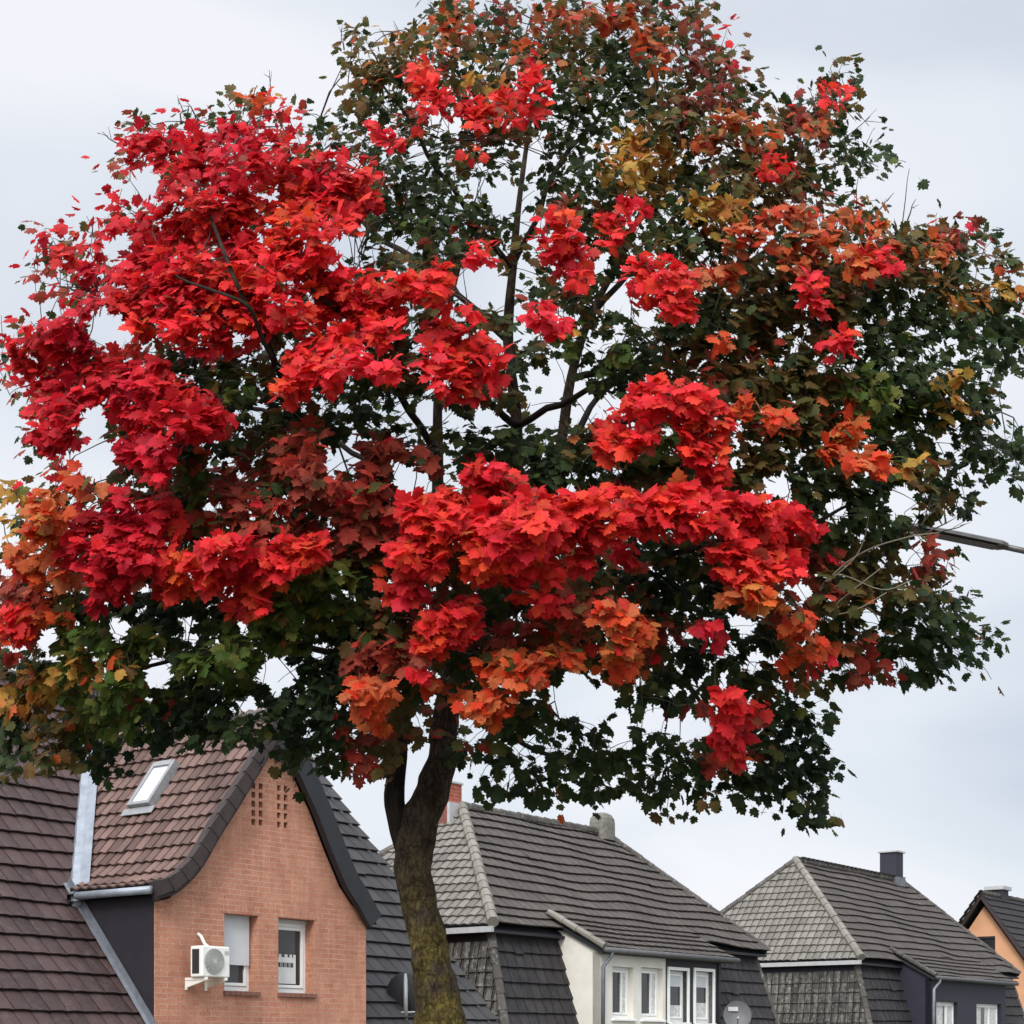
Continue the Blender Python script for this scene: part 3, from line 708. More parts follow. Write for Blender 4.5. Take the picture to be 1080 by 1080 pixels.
    face_tiles('dormer_roof', [tuple(el), tuple(er), (dt1+.42, s_top, z_top), (dt0-.10, s_top, z_top)], M['roof_grey'], h, ch=.29, tw=.32, amp=.005, seed=seed+13, lip=.055, sag=.03, rnd=.7)
    ridge_tiles('verge_tiles', (dt0-.12, -1.08, ztop+.10), (dt0-.12, s_top, z_top+.08), M['ridge_pale'] if mats[0] == 'render_white' else M['ridge_grey'], h, r=.075, step=.36, seed=seed+14)
    mb = MB().tube([(dt0-.16, -1.12, ztop+.03), (dt1+.45, -1.12, ztop+.03)], [.06,.06], 10); mb.build('gutter', M['gutter_dark'], h, smooth=True)
    mb = MB().tube([(dt0+.10,-1.12,ztop-.0),(dt0+.10,-1.10,ztop-.10),(dt0+.0,-.97,ztop-.32),(dt0+.0,-.95,zlo)], [.045]*4, 10); mb.build('downpipe', M['lead'] if dmid else M['zinc'], h, smooth=True)
    return h, ze, zr
# white-and-dark dormer house
wB = [(646,668,1019,1074),(676.5,699,1020,1075),(706.5,725.5,1023,1078),(734,752.5,1024,1079)]
hB, zeB, zrB = hip_house(10.15, 1.441, 11.9, 7.2, 2.42, 5.50, 3.5, 9.7,
    'grey hip roofed house behind the trunk with a half white, half dark four window dormer', 2.607, 7.81, 5.276, wB, ('render_white', 'cladding'), 100)
wC = [(987.5,1010,1056,1112),(1030,1056,1058,1112)]
hC, zeC, zrC = hip_house(27.81, 1.441, 13.36, 7.2, 2.45, 5.80, 2.94, 11.4,
    'grey hip roofed house at the right with a navy walled dormer and dark square chimney', 3.07, 9.45, None, wC, ('navy', 'navy'), 200)
# chimneys
def chimney(parent, t, s, w, d, z0, z1, mat, capmat, caph=.07, over=.05):
    c_ = MB().box(t-w/2, t+w/2, s-d/2, s+d/2, z0, z1).build('chimney', mat, parent, bevel=.006)
    MB().box(t-w/2-over, t+w/2+over, s-d/2-over, s+d/2+over, z1+.002, z1+caph).build('chimney_cap', capmat, c_, bevel=.012)
    return c_
ch = chimney(hB, 3.25, 3.85, .54, .46, 7.8, 6.05+ZC, M['brick_red'], M['cap'], .06, .03)
MB().box(2.98, 3.50, 3.55, 4.15, zrB-.45, zrB+.10).build('chimney_flashing', M['cap'], ch)
# rounded stone stub on the right end of the ridge
mb = MB(); cx_, cy_ = 9.45, 3.6; prof_ = [(.34,-.15),(.34,.30),(.32,.42),(.25,.52),(.13,.575),(.02,.59)]
n = 16; rings = []
for r, z in prof_:
    rings.append([(cx_+r*1.0*math.copysign(abs(math.cos(a))**.6, math.cos(a)), cy_+r*.8*math.copysign(abs(math.sin(a))**.6, math.sin(a)), zrB+z) for a in [2*math.pi*k/n for k in range(n)]])
for i in range(len(rings)-1):
    for k in range(n): mb.face([rings[i][k], rings[i][(k+1)%n], rings[i+1][(k+1)%n], rings[i+1][k]])
mb.face(rings[-1])
o = mb.build('chimney_stub', M['stone'], hB, smooth=True)
ch = chimney(hC, 10.75, 3.75, .62, .62, zrC-.6, 6.80+ZC, M['navy'], M['cap'], .07, .06)
MB().box(10.38, 11.12, 3.38, 4.12, zrC-.5, zrC+.12).build('chimney_flashing', M['lead'], ch)

# ------------------------------------------------------------------ far orange gable house (right edge)
hD = empty('orange_gable_house', tsw(45.4, 4.34, 0), RZ)
tag(hD, 'small orange rendered gable house with dark roof at the far right edge', 'house')
HW, zg, zg2 = 3.2, 5.32+ZC, 5.78+ZC; pit = 1.40
def wz(s): return zg-pit*abs(s)
# gable wall faces down the street; opening for the small dark window
w0, w1 = .30, -.55                            # window in s
mb = MB()
q_ = (1030-540)/F
def on_t(px, py, t):
    q = (px-540)/F; x0 = P0.x+UX*t; y0 = P0.y+UY*t
    s = (x0-q*y0)/(UY+q*UX); return s-4.34, (HZ-py)/F*(y0+UX*s)+ZC
sa, za = on_t(1030, 988, 45.4); sb, zb_ = on_t(1049.6, 988, 45.4); zlow = on_t(1049.6, 1012, 45.4)[1]
sa, sb = min(sa, sb), max(sa, sb)
go = [(-HW,0),(HW,0),(HW,wz(HW)),(0,zg),(-HW,wz(HW))]
gw = wall('gable_wall', [(x, z) for x, z in go], [(sa, sb, zlow, za)], 0, .25, M['render_orange'], hD)
gw.rotation_euler = (0, 0, R(90)); gw.scale = (1, -1, 1)
o = MB().box(.16, .20, sa, sb, zlow, za).build('window', M['glass'], hD)
MB().box(.11, .17, sa, sb, za-.06, za-.002).build('frame', M['lead'], o)
MB().box(.26, 8, -HW, HW, 0, wz(HW)).build('wall', M['render_orange'], hD)
mb = MB(); mb.face([(8,-HW,wz(HW)),(8,HW,wz(HW)),(8,0,zg)]); mb.build('end_gable', M['render_orange'], hD)
ov = .35
zE = zg2-pit*(HW+.3)
face_tiles('roof', [(-ov,-HW-.3,zE),(8.3,-HW-.3,zE),(8.3,0,zg2),(-ov,0,zg2)], M['roof_slate'], hD, ch=.34, tw=.32, amp=.004, seed=301, lip=.05, rnd=.5)
face_tiles('roof', [(8.3,HW+.3,zE),(-ov,HW+.3,zE),(-ov,0,zg2),(8.3,0,zg2)], M['roof_slate'], hD, ch=.34, tw=.32, amp=.004, seed=302, lip=.05, sub=2)
for sg in (1, -1):
    mb = MB(); y1, z1_ = sg*(HW+.3), zE
    mb.face([(-ov-.02,0,zg2+.03),(-ov-.02,y1,z1_+.03),(-ov-.02,y1,z1_-.20),(-ov-.02,0,zg2-.20)])
    mb.face([(-ov+.03,0,zg2+.03),(-ov+.03,y1,z1_+.03),(-ov+.03,y1,z1_-.20),(-ov+.03,0,zg2-.20)])
    mb.face([(-ov-.02,0,zg2+.03),(-ov-.02,y1,z1_+.03),(-ov+.03,y1,z1_+.03),(-ov+.03,0,zg2+.03)])
    mb.face([(-ov-.02,0,zg2-.2),(-ov-.02,y1,z1_-.2),(-ov+.03,y1,z1_-.2),(-ov+.03,0,zg2-.2)])
    mb.build('verge', M['verge_brown'], hD)
ridge_tiles('ridge_tiles', (-ov, 0, zg2+.05), (8.3, 0, zg2+.05), M['ridge_grey'], hD, r=.10)
chimney(hD, 1.9, .15, .75, .6, zg2-.6, zg2+.30, M['cladding'], M['cap'], .16, .10)

# ------------------------------------------------------------------ satellite dishes
def dish(loc, r, aim, mat, pole_h, pole_r, pole_base, label, text=False, plate=False):
    """aim: the way the dish faces"""
    e_ = empty('satellite_dish', loc); tag(e_, label, 'satellite dish')
    a = Vector(aim).normalized(); x = a.cross(Vector((0,0,1))).normalized(); y = x.cross(a); n = 32; mb = MB()
    ctr = Vector((0,0,pole_h)); rings = []
    for side in (0, 1):
        for k in range(7):
            rr = r*k/6 if not side else r*(6-k)/6
            dd = .08*r*((rr/r)**2)*2 - .08*r + (0 if not side else -.02)
            rings.append([ctr+a*(dd+.10)+x*(rr*.94*math.cos(2*math.pi*j/n))+y*(rr*math.sin(2*math.pi*j/n)) for j in range(n)])
    for i in range(len(rings)-1):
        for j in range(n): mb.face([rings[i][j], rings[i][(j+1)%n], rings[i+1][(j+1)%n], rings[i+1][j]])
    mb.build('reflector', mat, e_, smooth=True)
    mb = MB().tube([(0,0,pole_base), (0,0,pole_h+(.05 if text else r*1.0))], [pole_r, pole_r], 10); mb.build('mast', M['steel'], e_, smooth=True)
    p1 = ctr-y*(r*.95)+a*.05; p2 = ctr-y*(r*.55)+a*(r*1.3)
    mb = MB().tube([p1, p2], [.016, .014], 8); arm = mb.build('arm', M['steel'], e_)
    mb = MB().tube([p2-a*.03+y*.03, p2+a*.06+y*.03], [.035, .028], 10); mb.build('receiver', M['cap'], arm, smooth=True)
    if plate:
        mb = MB(); c0 = ctr+y*(r*.42)+x*(r*.28)+a*.135
        for dx, dy in ((0,0),): mb.face([c0-x*(r*.33)-y*(r*.15), c0+x*(r*.33)-y*(r*.15), c0+x*(r*.33)+y*(r*.15), c0-x*(r*.33)+y*(r*.15)])
        mb.build('badge', M['cap'], e_)
    return e_
pA = tsw(6.08, .30, 0)
d1 = dish((pA.x, pA.y, mz(.30)), .40, (.15, .95, .35), M['dish_dark'], .42, .04, -.05, 'dark satellite dish on a galvanised mast on the roof just left of the trunk')
mb = MB(); mb.tube([(-.62, 0, .10), (.45, 0, .14)], [.018, .018], 8); mb.build('cross_bar', M['steel'], d1)
pB = tsw(10.15+8.20, 1.441-1.12, 0)
d2 = dish((pB.x, pB.y, ZC-.4), .355, (-.10, -.95, .22), M['dish_grey'], 1.04, .03, -.3, 'grey round satellite dish with a pale plate right of the four window dormer', True, True)
mb = MB(); mb.tube([(0,0,.35),(-.05,.62,.35)], [.02,.02], 8); mb.build('wall_bracket', M['steel'], d2)

# ------------------------------------------------------------------ street lamp (right)
bx = pt(1290, 1100, 13.0); lamp = empty('street_lamp', (bx.x, 13.0, 0)); tag(lamp, 'grey street lamp reaching in from the right edge with a flat head among the leaves', 'street lamp')
def lw(px, py, Y=13.0): return pt(px, py, Y)-Vector((bx.x, 13.0, 0))
MB().tube([(0,0,0),(0,0,.9),(0,0,.95),(0,0,7.0),(0,0,8.35)], [.085,.085,.065,.055,.04], 14).build('pole', M['lamp_paint'], lamp, smooth=True)
MB().tube([lw(1290,640), lw(1240,612), lw(1160,596), lw(1080,581), lw(1052,575)], [.03,.028,.026,.024,.024], 10).build('arm', M['lamp_paint'], lamp, smooth=True)
def head(p, q, parent, w=.15, h=.055):
    p, q = Vector(p), Vector(q); d = (q-p).normalized(); sd = d.cross(Vector((0,0,1))).normalized(); up = sd.cross(d)
    if up.z < 0: up = -up
    mb = MB(); st = [(0,.5,.8),(.06,.9,1),(.5,1,1),(.9,.8,.7),(1,.5,.35)]; rg = []
    for f_, ww, hh in st:
        c_ = p.lerp(q, f_); rg.append([c_+sd*(w*ww*a)+up*(h*hh*b_) for a, b_ in ((-1,-.5),(1,-.5),(1,.1),(.6,.6),(-.6,.6),(-1,.1))])
    for i in range(len(rg)-1):
        for k in range(6): mb.face([rg[i][k], rg[i][(k+1)%6], rg[i+1][(k+1)%6], rg[i+1][k]])
    mb.face(rg[0]); mb.face(rg[-1])
    o = mb.build('lamp_head', M['lamp_paint'], parent, bevel=.006)
    mb = MB(); rg = [[p.lerp(q, f_)+sd*(w*ww*a)-up*(h*.5+.012) for a in (-1, 1)] for f_, ww in ((.1,.7),(.85,.7))]
    top = [[x+up*.010 for x in r] for r in rg]
    mb.face([rg[0][0],rg[0][1],rg[1][1],rg[1][0]]); mb.face([rg[0][0],rg[0][1],top[0][1],top[0][0]]); mb.face([rg[1][0],rg[1][1],top[1][1],top[1][0]])
    mb.build('lens', M['lamp_dark'], o)
head(lw(1062,576), lw(948,553), lamp, .09, .038)
MB().tube([lw(1290,505), lw(1240,492), lw(1160,484), lw(1130,481)], [.03,.028,.026,.024], 10).build('arm', M['lamp_paint'], lamp, smooth=True)
head(lw(1140,484), lw(1064,474), lamp, .12, .075)

# ------------------------------------------------------------------ the maple
TB = pt(482, 1000, 10); tree = empty('maple_tree', (TB.x, 10, 0))
tag(tree, 'large maple in autumn leaf, bright red in front and dark green behind', 'tree')
ORG = Vector((TB.x, 10, 0))
def tl(px, py, Y): return pt(px, py, Y)-ORG
def smoothpath(pts, k=5):
    """Catmull-Rom through (px, py, w, Y)"""
    P = [np.array(p, float) for p in pts]; P = [2*P[0]-P[1]]+P+[2*P[-1]-P[-2]]; out = []
    for i in range(1, len(P)-2):
        for j in range(k):
            u = j/k; a, b_, c_, d = P[i-1], P[i], P[i+1], P[i+2]
            out.append(.5*((2*b_)+(-a+c_)*u+(2*a-5*b_+4*c_-d)*u*u+(-a+3*b_-3*c_+d)*u**3))
    out.append(P[-2]); return out
nodes = []                                     # skeleton points that twigs may spring from
def limb(name, pts, mat='bark', sides=12, wob=.1, reg=True, jit=0):
    pp = smoothpath(pts); V = []; Rr = []
    for i, (x, y, w, Y) in enumerate(pp):
        p = tl(x, y, Y)
        if jit and 1 < i < len(pp)-1: p += Vector((noise.noise(p*3), noise.noise(p*3+Vector((9,0,0))), noise.noise(p*3+Vector((0,9,0)))))*jit
        V.append(p); Rr.append(max(.003, w/2/F*Y))
        if reg and w < 30: nodes.append(p)
    return MB().tube(V, Rr, sides, wob=wob).build(name, M[mat], tree, smooth=True)
tp = smoothpath([(488,1690,92,10),(486,1620,72,10),(480,1350,60,10),(471,1150,56,10),(465,1080,52,10),(459,1040,46,10),(455,1018,43,10),(452,1000,40,10),(442,955,39,10),(436,905,41,10),(441,870,43,10),(453,842,37,10),(463,812,34,10),(470,780,32,10)], 10)
mb = MB(); V = [tl(x, y, Y) for x, y, w, Y in tp]; Rr = [w/2/F*Y for x, y, w, Y in tp]
mb.tube(V, Rr, 48, wob=.16)
# burls and a healed wound on the camera side
cent = [(tl(446,1012,9.86), .10, .05), (tl(466,1040,9.84), .09, .045), (tl(448,1058,9.84), .07, .03), (tl(425,888,9.95), .06, .03), (tl(446,930,9.85), .05, .02), (tl(478,1075,9.88), .08, .03), (tl(432,1000,9.9), .06, .025)]
for i, v in enumerate(mb.v):
    v = Vector(v)
    for c_, r_, a_ in cent:
        d = (v-c_).length
        if d < r_*1.6:
            w = math.exp(-(d/r_)**2*1.6); v += Vector((v.x-c_.x, -.8, 0)).normalized()*a_*w
            if d < r_*.5: v += Vector((0, .022, 0))
    mb.v[i] = tuple(v)
mb.build('trunk', M['bark'], tree, smooth=True)
limb('limb', [(434,910,28,10.0),(420,868,23,10.0),(416,838,22,10.02),(420,790,20,10.05),(416,745,18,10.05),(400,692,16,10),(380,625,13,9.8),(365,560,12,9.5),(340,500,10,9.2),(310,430,8,8.9),(283,365,6.5,8.4),(250,300,5,8.15),(222,228,3.5,8.3),(205,180,2,8.6)], 'branch')
limb('limb', [(466,785,31,10),(472,745,27,10),(480,708,23,9.95),(503,668,20,9.9),(530,630,17,9.9),(558,565,14,9.9),(588,485,12,9.9),(602,400,10,9.9),(622,335,8,9.9),(655,270,6,10),(690,190,4,10.1)])
limb('limb', [(470,765,20,10),(476,700,15,10.05),(468,640,14,10.1),(462,560,13,10.1),(462,480,12,10.1),(462,420,9,10.1),(470,340,6,10.1),(500,220,4,10.2)])
limb('limb', [(520,645,14,9.9),(542,560,13,10),(545,450,12,10),(536,360,11,10),(541,280,9,10),(549,200,6,10.1),(562,110,4,10.2),(575,40,3,10.2)])
LB = [
 [(380,625,9,9.8),(330,595,8,9.4),(260,575,6,8.9),(180,560,5,8.6),(90,570,3,8.5)],
 [(405,725,9,10),(350,690,7,10.2),(260,680,6,10.2),(150,700,4,9.9),(50,700,3,9.6)],
 [(500,672,11,9.9),(570,622,10,9.4),(650,590,8,8.9),(740,575,6,8.7),(830,560,5,8.7),(900,530,3,8.9)],
 [(482,705,11,10),(540,698,8,10.3),(620,690,7,10.5),(700,705,5,10.5),(760,755,4,10.3),(830,800,3,10.1)],
 [(588,485,9,9.9),(660,440,7,10.2),(750,420,6,10.4),(850,405,5,10.4),(950,410,4,10.2),(1040,440,3,10.1)],
 [(602,400,8,9.9),(680,375,6,9.7),(780,330,5,9.5),(880,300,4,9.5),(990,325,3,9.7)],
 [(622,335,7,9.9),(700,240,5,10.2),(780,165,4,10.4),(870,115,3,10.4)],
 [(558,565,9,9.9),(700,545,7,10.3),(850,610,5,10.4),(960,660,4,10.2),(1035,680,2,10)],
 [(541,285,7,10),(480,205,5,9.7),(430,130,4,9.6),(395,75,2,9.6)],
 [(290,385,6,8.3),(262,325,4,8.0),(215,300,3,8.1),(180,285,2.5,8.3)],
 [(462,480,8,10.1),(410,400,7.5,9.2),(372,345,6.5,8.5),(330,300,5,8.3),(320,220,4,9.0),(300,140,3,9)],
 [(340,500,7,9.4),(280,420,6,9.8),(220,380,5,9.9),(130,400,4,9.7),(50,380,3,9.5)],
 [(462,560,7,10.1),(400,500,6,10.6),(330,450,5,11.0),(240,430,4,11.2),(150,450,3,11.1)],
 [(545,450,8,10),(480,400,6,9.2),(420,370,5,8.8),(380,330,4,8.6)],
 [(536,360,7,10),(470,300,6,10.7),(390,240,5,11.1),(330,170,3,11.2)],
 [(530,630,8,9.9),(600,600,7,10.8),(700,620,6,11.5),(800,640,5,11.8),(900,650,3,11.8)],
 [(588,485,8,9.9),(650,400,6,10.9),(740,320,5,11.5),(820,250,4,11.7)],
 [(545,450,8,10),(620,410,6,9.2),(700,380,5,8.8),(760,360,4,8.7)],
 [(503,668,8,9.9),(560,690,6,9.2),(620,700,5,8.8),(650,690,4,8.7)],
 [(541,280,6,10),(600,160,5,10),(660,80,4,10.1),(700,20,3,10.1)],
 [(480,708,9,9.95),(520,760,6,10.8),(570,790,5,11.3),(640,810,3,11.5)],
 [(404,715,8,10),(360,760,6,10.6),(310,780,5,11),(250,770,4,11)],
]
for q in LB: limb('branch', q, 'branch', sides=8, wob=.06, jit=.05)
# bare pale twigs on the right
for q in ([(845,650,4,8.9),(880,605,3.5,8.8),(915,580,3,8.7),(960,566,2.4,8.7),(990,562,1.5,8.7)],[(868,618,2.6,8.8),(900,590,2.2,8.7),(912,566,1.6,8.7),(916,545,1.2,8.7)],
          [(850,640,3,8.9),(878,648,2.5,8.8),(905,642,2,8.7),(935,625,1.6,8.7)],[(856,632,2.5,8.9),(882,606,2.4,8.8),(930,622,2,8.7),(962,612,1.4,8.7)],[(875,642,2.5,8.8),(905,618,2,8.7),(928,600,1.3,8.7)]):
    limb('bare_twig', [(x_, y_, w_*.62, Y_) for x_, y_, w_, Y_ in q], 'twig_pale', 6, 0, False)

GRID = """
...............OoB.OOOOBb...........
............vsyOVOOVVGGObc..........
............vvRRBVROOGGOBb...r......
........oo..vggRRRRGGGGVBBb.bR......
....ccCCVCcgvRRRRRVGgggVVOOVBgs.....
....cCCCCCCCRRggrgsggyYYGVOVrGgs....
....cCCCCCVCRRGggssggGYVGGVVRs......
...ccCRRRRVRRGGgGGsBRVrGYYRORROss...
.ccccCRRRRRRsggGRRsRRRrGGROOOROvVBr.
.ccCCCCRRCCCRRRRRssRRgRrBOVOVVOVVGsv
..CCCCRRRORRRRRRsssRRsrRGVVVOVGGGYVO
ccCcCBRRRVgRRRgRgRsRgsgrgGVVRVggGGGG
CCCcCCROsVRRRVBRRRgssggVVOVgRRGGgsgg
cCCCCCGGgrRRggrRRRsssggRBVVVVVGGGGg.
.cCcCCRCggGgggssssssssRRRROOVVLLGYG.
.CC.cCCggVRRsBgsGGGGVRRLRRVVVORGGGGg
..c.CCVBBBBvBsBsRRGGGGVGRRVgGVRGVg.G
.cORRCVBBRgBBBBRRRRRRRRRRRrVGGGgVg..
yOCCCCGRRRRBBBRRRRRRRRRRRRRRRgGGs...
sOBRCRRRRRRBVVRRRRRRRRRGRRRRBVVVbs..
BOVRRRRRRRLLgrRRRRRVVRDDDDRRbVVVVs..
ROLDDDDDRLLLLRRBRRgRBOOgggOORVDGGGs.
BVLLLLDgLLLDDVBRRBBOOOOBRgDOOgrGGGg.
rOLYLgDLLgDDDBRRgROOgOOgDggORgBgg.s.
YYLLLOLDgDDDROVs.RRRg.ggrRRgs.......
GVVLLDDDggDDOBvsRRGggsggrRRDg.......
GvvD..s..sggBvs.rggggggggRRDD.......
s.........s..s..sgggggggggDDDs......
...................s...ssss.gs......
....................................
"""
rows = [r for r in GRID.strip('\n').split('\n')]
PAL = {'C': [(.54,.014,.024),(.64,.019,.028),(.45,.012,.021)], 'R': [(.72,.026,.033),(.78,.036,.040),(.64,.020,.028),(.72,.052,.028)],
       'O': [(.62,.095,.026),(.56,.13,.045),(.62,.055,.02)], 'B': [(.34,.060,.038),(.26,.055,.032),(.42,.05,.035)],
       'V': [(.12,.088,.026),(.14,.075,.026),(.075,.075,.022)], 'Y': [(.50,.27,.055),(.38,.24,.05),(.46,.17,.04)],
       'G': [(.030,.050,.016),(.024,.042,.015),(.042,.060,.018)], 'L': [(.08,.115,.022),(.13,.14,.030),(.06,.10,.020)], 'D': [(.014,.026,.011),(.02,.034,.013)]}  # 'D' is leaf green with the shade of the inner crown put into it
LOW = {'c': 'C', 'r': 'R', 'o': 'O', 'b': 'B', 'v': 'V', 'y': 'Y', 'g': 'G'}
OUT = [(0,0),(.12,-.08),(.32,-.12),(.36,.04),(.56,.12),(.48,.28),(.66,.50),(.50,.56),(.33,.54),(.37,.72),(.30,.80),(.17,.84),(.0,1.04)]
OUT = OUT+[(-x, y) for x, y in reversed(OUT[1:-1])]
NO = len(OUT)
class Leaves:
    def __init__(s): s.v = []; s.f = []; s.c = []
    def add(s, p, d, n, size, col, rg):
        d = d.normalized(); n = (n-d*n.dot(d)); n.normalize(); x = d.cross(n); b_ = len(s.v)
        cu = rg.uniform(-.15, .45); fo = rg.uniform(.05, .35); asym = rg.uniform(.85, 1.1)
        ct = p+d*(.36*size)+n*(.03*size); s.v.append(tuple(ct))
        for (a, h) in OUT:
            a *= asym; z = -cu*(h-.3)**2*(1 if h > .3 else .4)-fo*abs(a)**1.4+rg.uniform(-.03, .03)
            s.v.append(tuple(p+x*(a*size)+d*(h*size)+n*(z*size)))
        for k in range(NO): s.f.append((b_, b_+1+k, b_+1+(k+1) % NO))
        k = rg.uniform(.85, 1.15); cl = [min(.9, c_*k) for c_ in col]
        s.c += [cl[0]*1.0, cl[1], cl[2], 1]*(NO+1)
        # stalk
        b_ = len(s.v); q = p-d*(size*.55)+n*(.12*size)+Vector((0,0,.12*size)); w = x*.0016
        s.v += [tuple(p-w), tuple(p+w), tuple(q)]; s.f.append((b_, b_+1, b_+2)); s.c += [cl[0]*.7+.03, cl[1]*.7+.015, cl[2]*.7+.01, 1]*3
LS = {k: Leaves() for k in ('red_foliage', 'orange_foliage', 'brown_foliage', 'green_foliage')}
KIND = {'C': 'red_foliage', 'R': 'red_foliage', 'O': 'orange_foliage', 'Y': 'orange_foliage', 'B': 'brown_foliage', 'V': 'brown_foliage', 'G': 'green_foliage', 'L': 'green_foliage', 'D': 'green_foliage'}
rg = random.Random(5)
CEN = tl(530, 470, 10.1)
sprays = []
GAPS = [(533,207,16),(500,300,18),(520,307,11),(370,260,10),(420,257,9),(560,160,9),(507,197,7),(443,163,7),(633,277,8),(650,310,14),(680,337,8),(127,257,11),(117,347,19),(153,190,13),(358,253,7),
 (100,440,15),(105,482,20),(273,427,9),(353,487,9),(50,667,11),(57,690,8),(127,663,11),(203,663,7),(167,707,14),(260,657,7),(293,707,17),(337,683,7),(427,503,15),(440,508,11),(370,473,9),(577,437,13),(527,437,9),(567,397,8),
 (823,517,12),(950,525,14),(883,533,7),(847,623,8),(783,657,11),(797,693,9),(920,650,7),(960,583,9),(993,463,7),(600,733,20),(625,740,18),(640,735,13),(553,787,9),(693,760,7),(440,757,6),(653,773,9),(660,760,8),(263,740,7),(727,763,14),(740,765,7),
 (500,770,10),(120,300,0),(250,355,6),(480,130,5),(345,150,4),(290,205,5),(590,330,5),(470,400,4),(620,500,3)]
def shell(px, py, k):
    """depth of the crown's front (k=-1), core (0) or back (+1)"""
    ex = ((px-520)/640)**2+((py-440)/(520 if py < 440 else 470))**2; r = math.sqrt(max(.03, 1-ex))
    mid = 10.1+.25*max(0, (440-py)/440)
    if k < 0: return mid-1.75*r+.45*noise.noise(Vector((px/75, py/60, 3)))
    if k == 0: return mid-.2+.9*noise.noise(Vector((px/90, py/80, 9)))*r*1.4
    return mid+1.75*r+.5*noise.noise(Vector((px/80, py/80, 15)))
def spray(px, py, Y, code, n, spread, lim=None):
    c_ = tl(px, py, Y); kept = 0
    out = (c_-CEN); out.normalize()
    ax = Vector((out.x, out.y, out.z*.4-.15))+Vector((rg.uniform(-.6,.6), rg.uniform(-.6,.6), rg.uniform(-.3,.3))); ax.normalize()
    for i in range(n):
        cc = code
        if rg.random() < (.035 if code in 'RC' else .07): cc = rg.choice({'R': 'OCB', 'C': 'RBR', 'O': 'RVY', 'B': 'RVV', 'V': 'BGO', 'Y': 'OVL', 'G': 'LDV', 'L': 'GYV', 'D': 'GGL'}[code])
        p = c_+Vector((rg.gauss(0, 1), rg.gauss(0, 1), rg.gauss(0, .75)))*spread
        d = (ax*.6+(p-c_).normalized()*.7+Vector((0, 0, -.55))+Vector((rg.gauss(0,.3), rg.gauss(0,.3), rg.gauss(0,.3))))
        nn = Vector((out.x*.30, out.y*.30-.28, .62))+Vector((rg.gauss(0,.42), rg.gauss(0,.42)-.15, rg.gauss(0,.2)))
        sz = rg.triangular(.040, .104, .068)*(.74+.26*min(1, max(0, (py-150)/350)))
        if code in 'GD': sz *= .88
        qx = 540+F*(p.x+ORG.x)/(p.y+ORG.y); qy = HZ-F*(p.z-ZC)/(p.y+ORG.y)
        if lim and ((qx-lim[0])/lim[2])**2+((qy-lim[1])/lim[3])**2 > 1.0: continue
        if any((qx-a)**2+(qy-b_)**2 < (r+4)**2 for a, b_, r in GAPS): continue
        if cc in 'OB' and py < 345 and px > 450 and rg.random() < (.30 if py < 190 else .12): cc = rg.choice('VVG')
        cl_ = rg.choice(PAL[cc]); hn = noise.noise(Vector((px/55, py/50, 31)))
        if cc in 'ROC': hn *= (1 if cc != 'O' else .4); cl_ = (cl_[0]*rg.uniform(.82, 1.1), cl_[1]*(1+1.5*max(0, hn)), cl_[2]*(1+.8*max(0, -hn)))
        if cc in 'OB' and py < 345 and px > 450: q_ = .74 if py < 190 else .86; cl_ = (cl_[0]*q_, cl_[1]*(.9+.1*q_), cl_[2]*1.1)
        LS[KIND[cc]].add(p, d, nn, sz, cl_, rg); kept += 1
    if kept > n//2: sprays.append(c_)
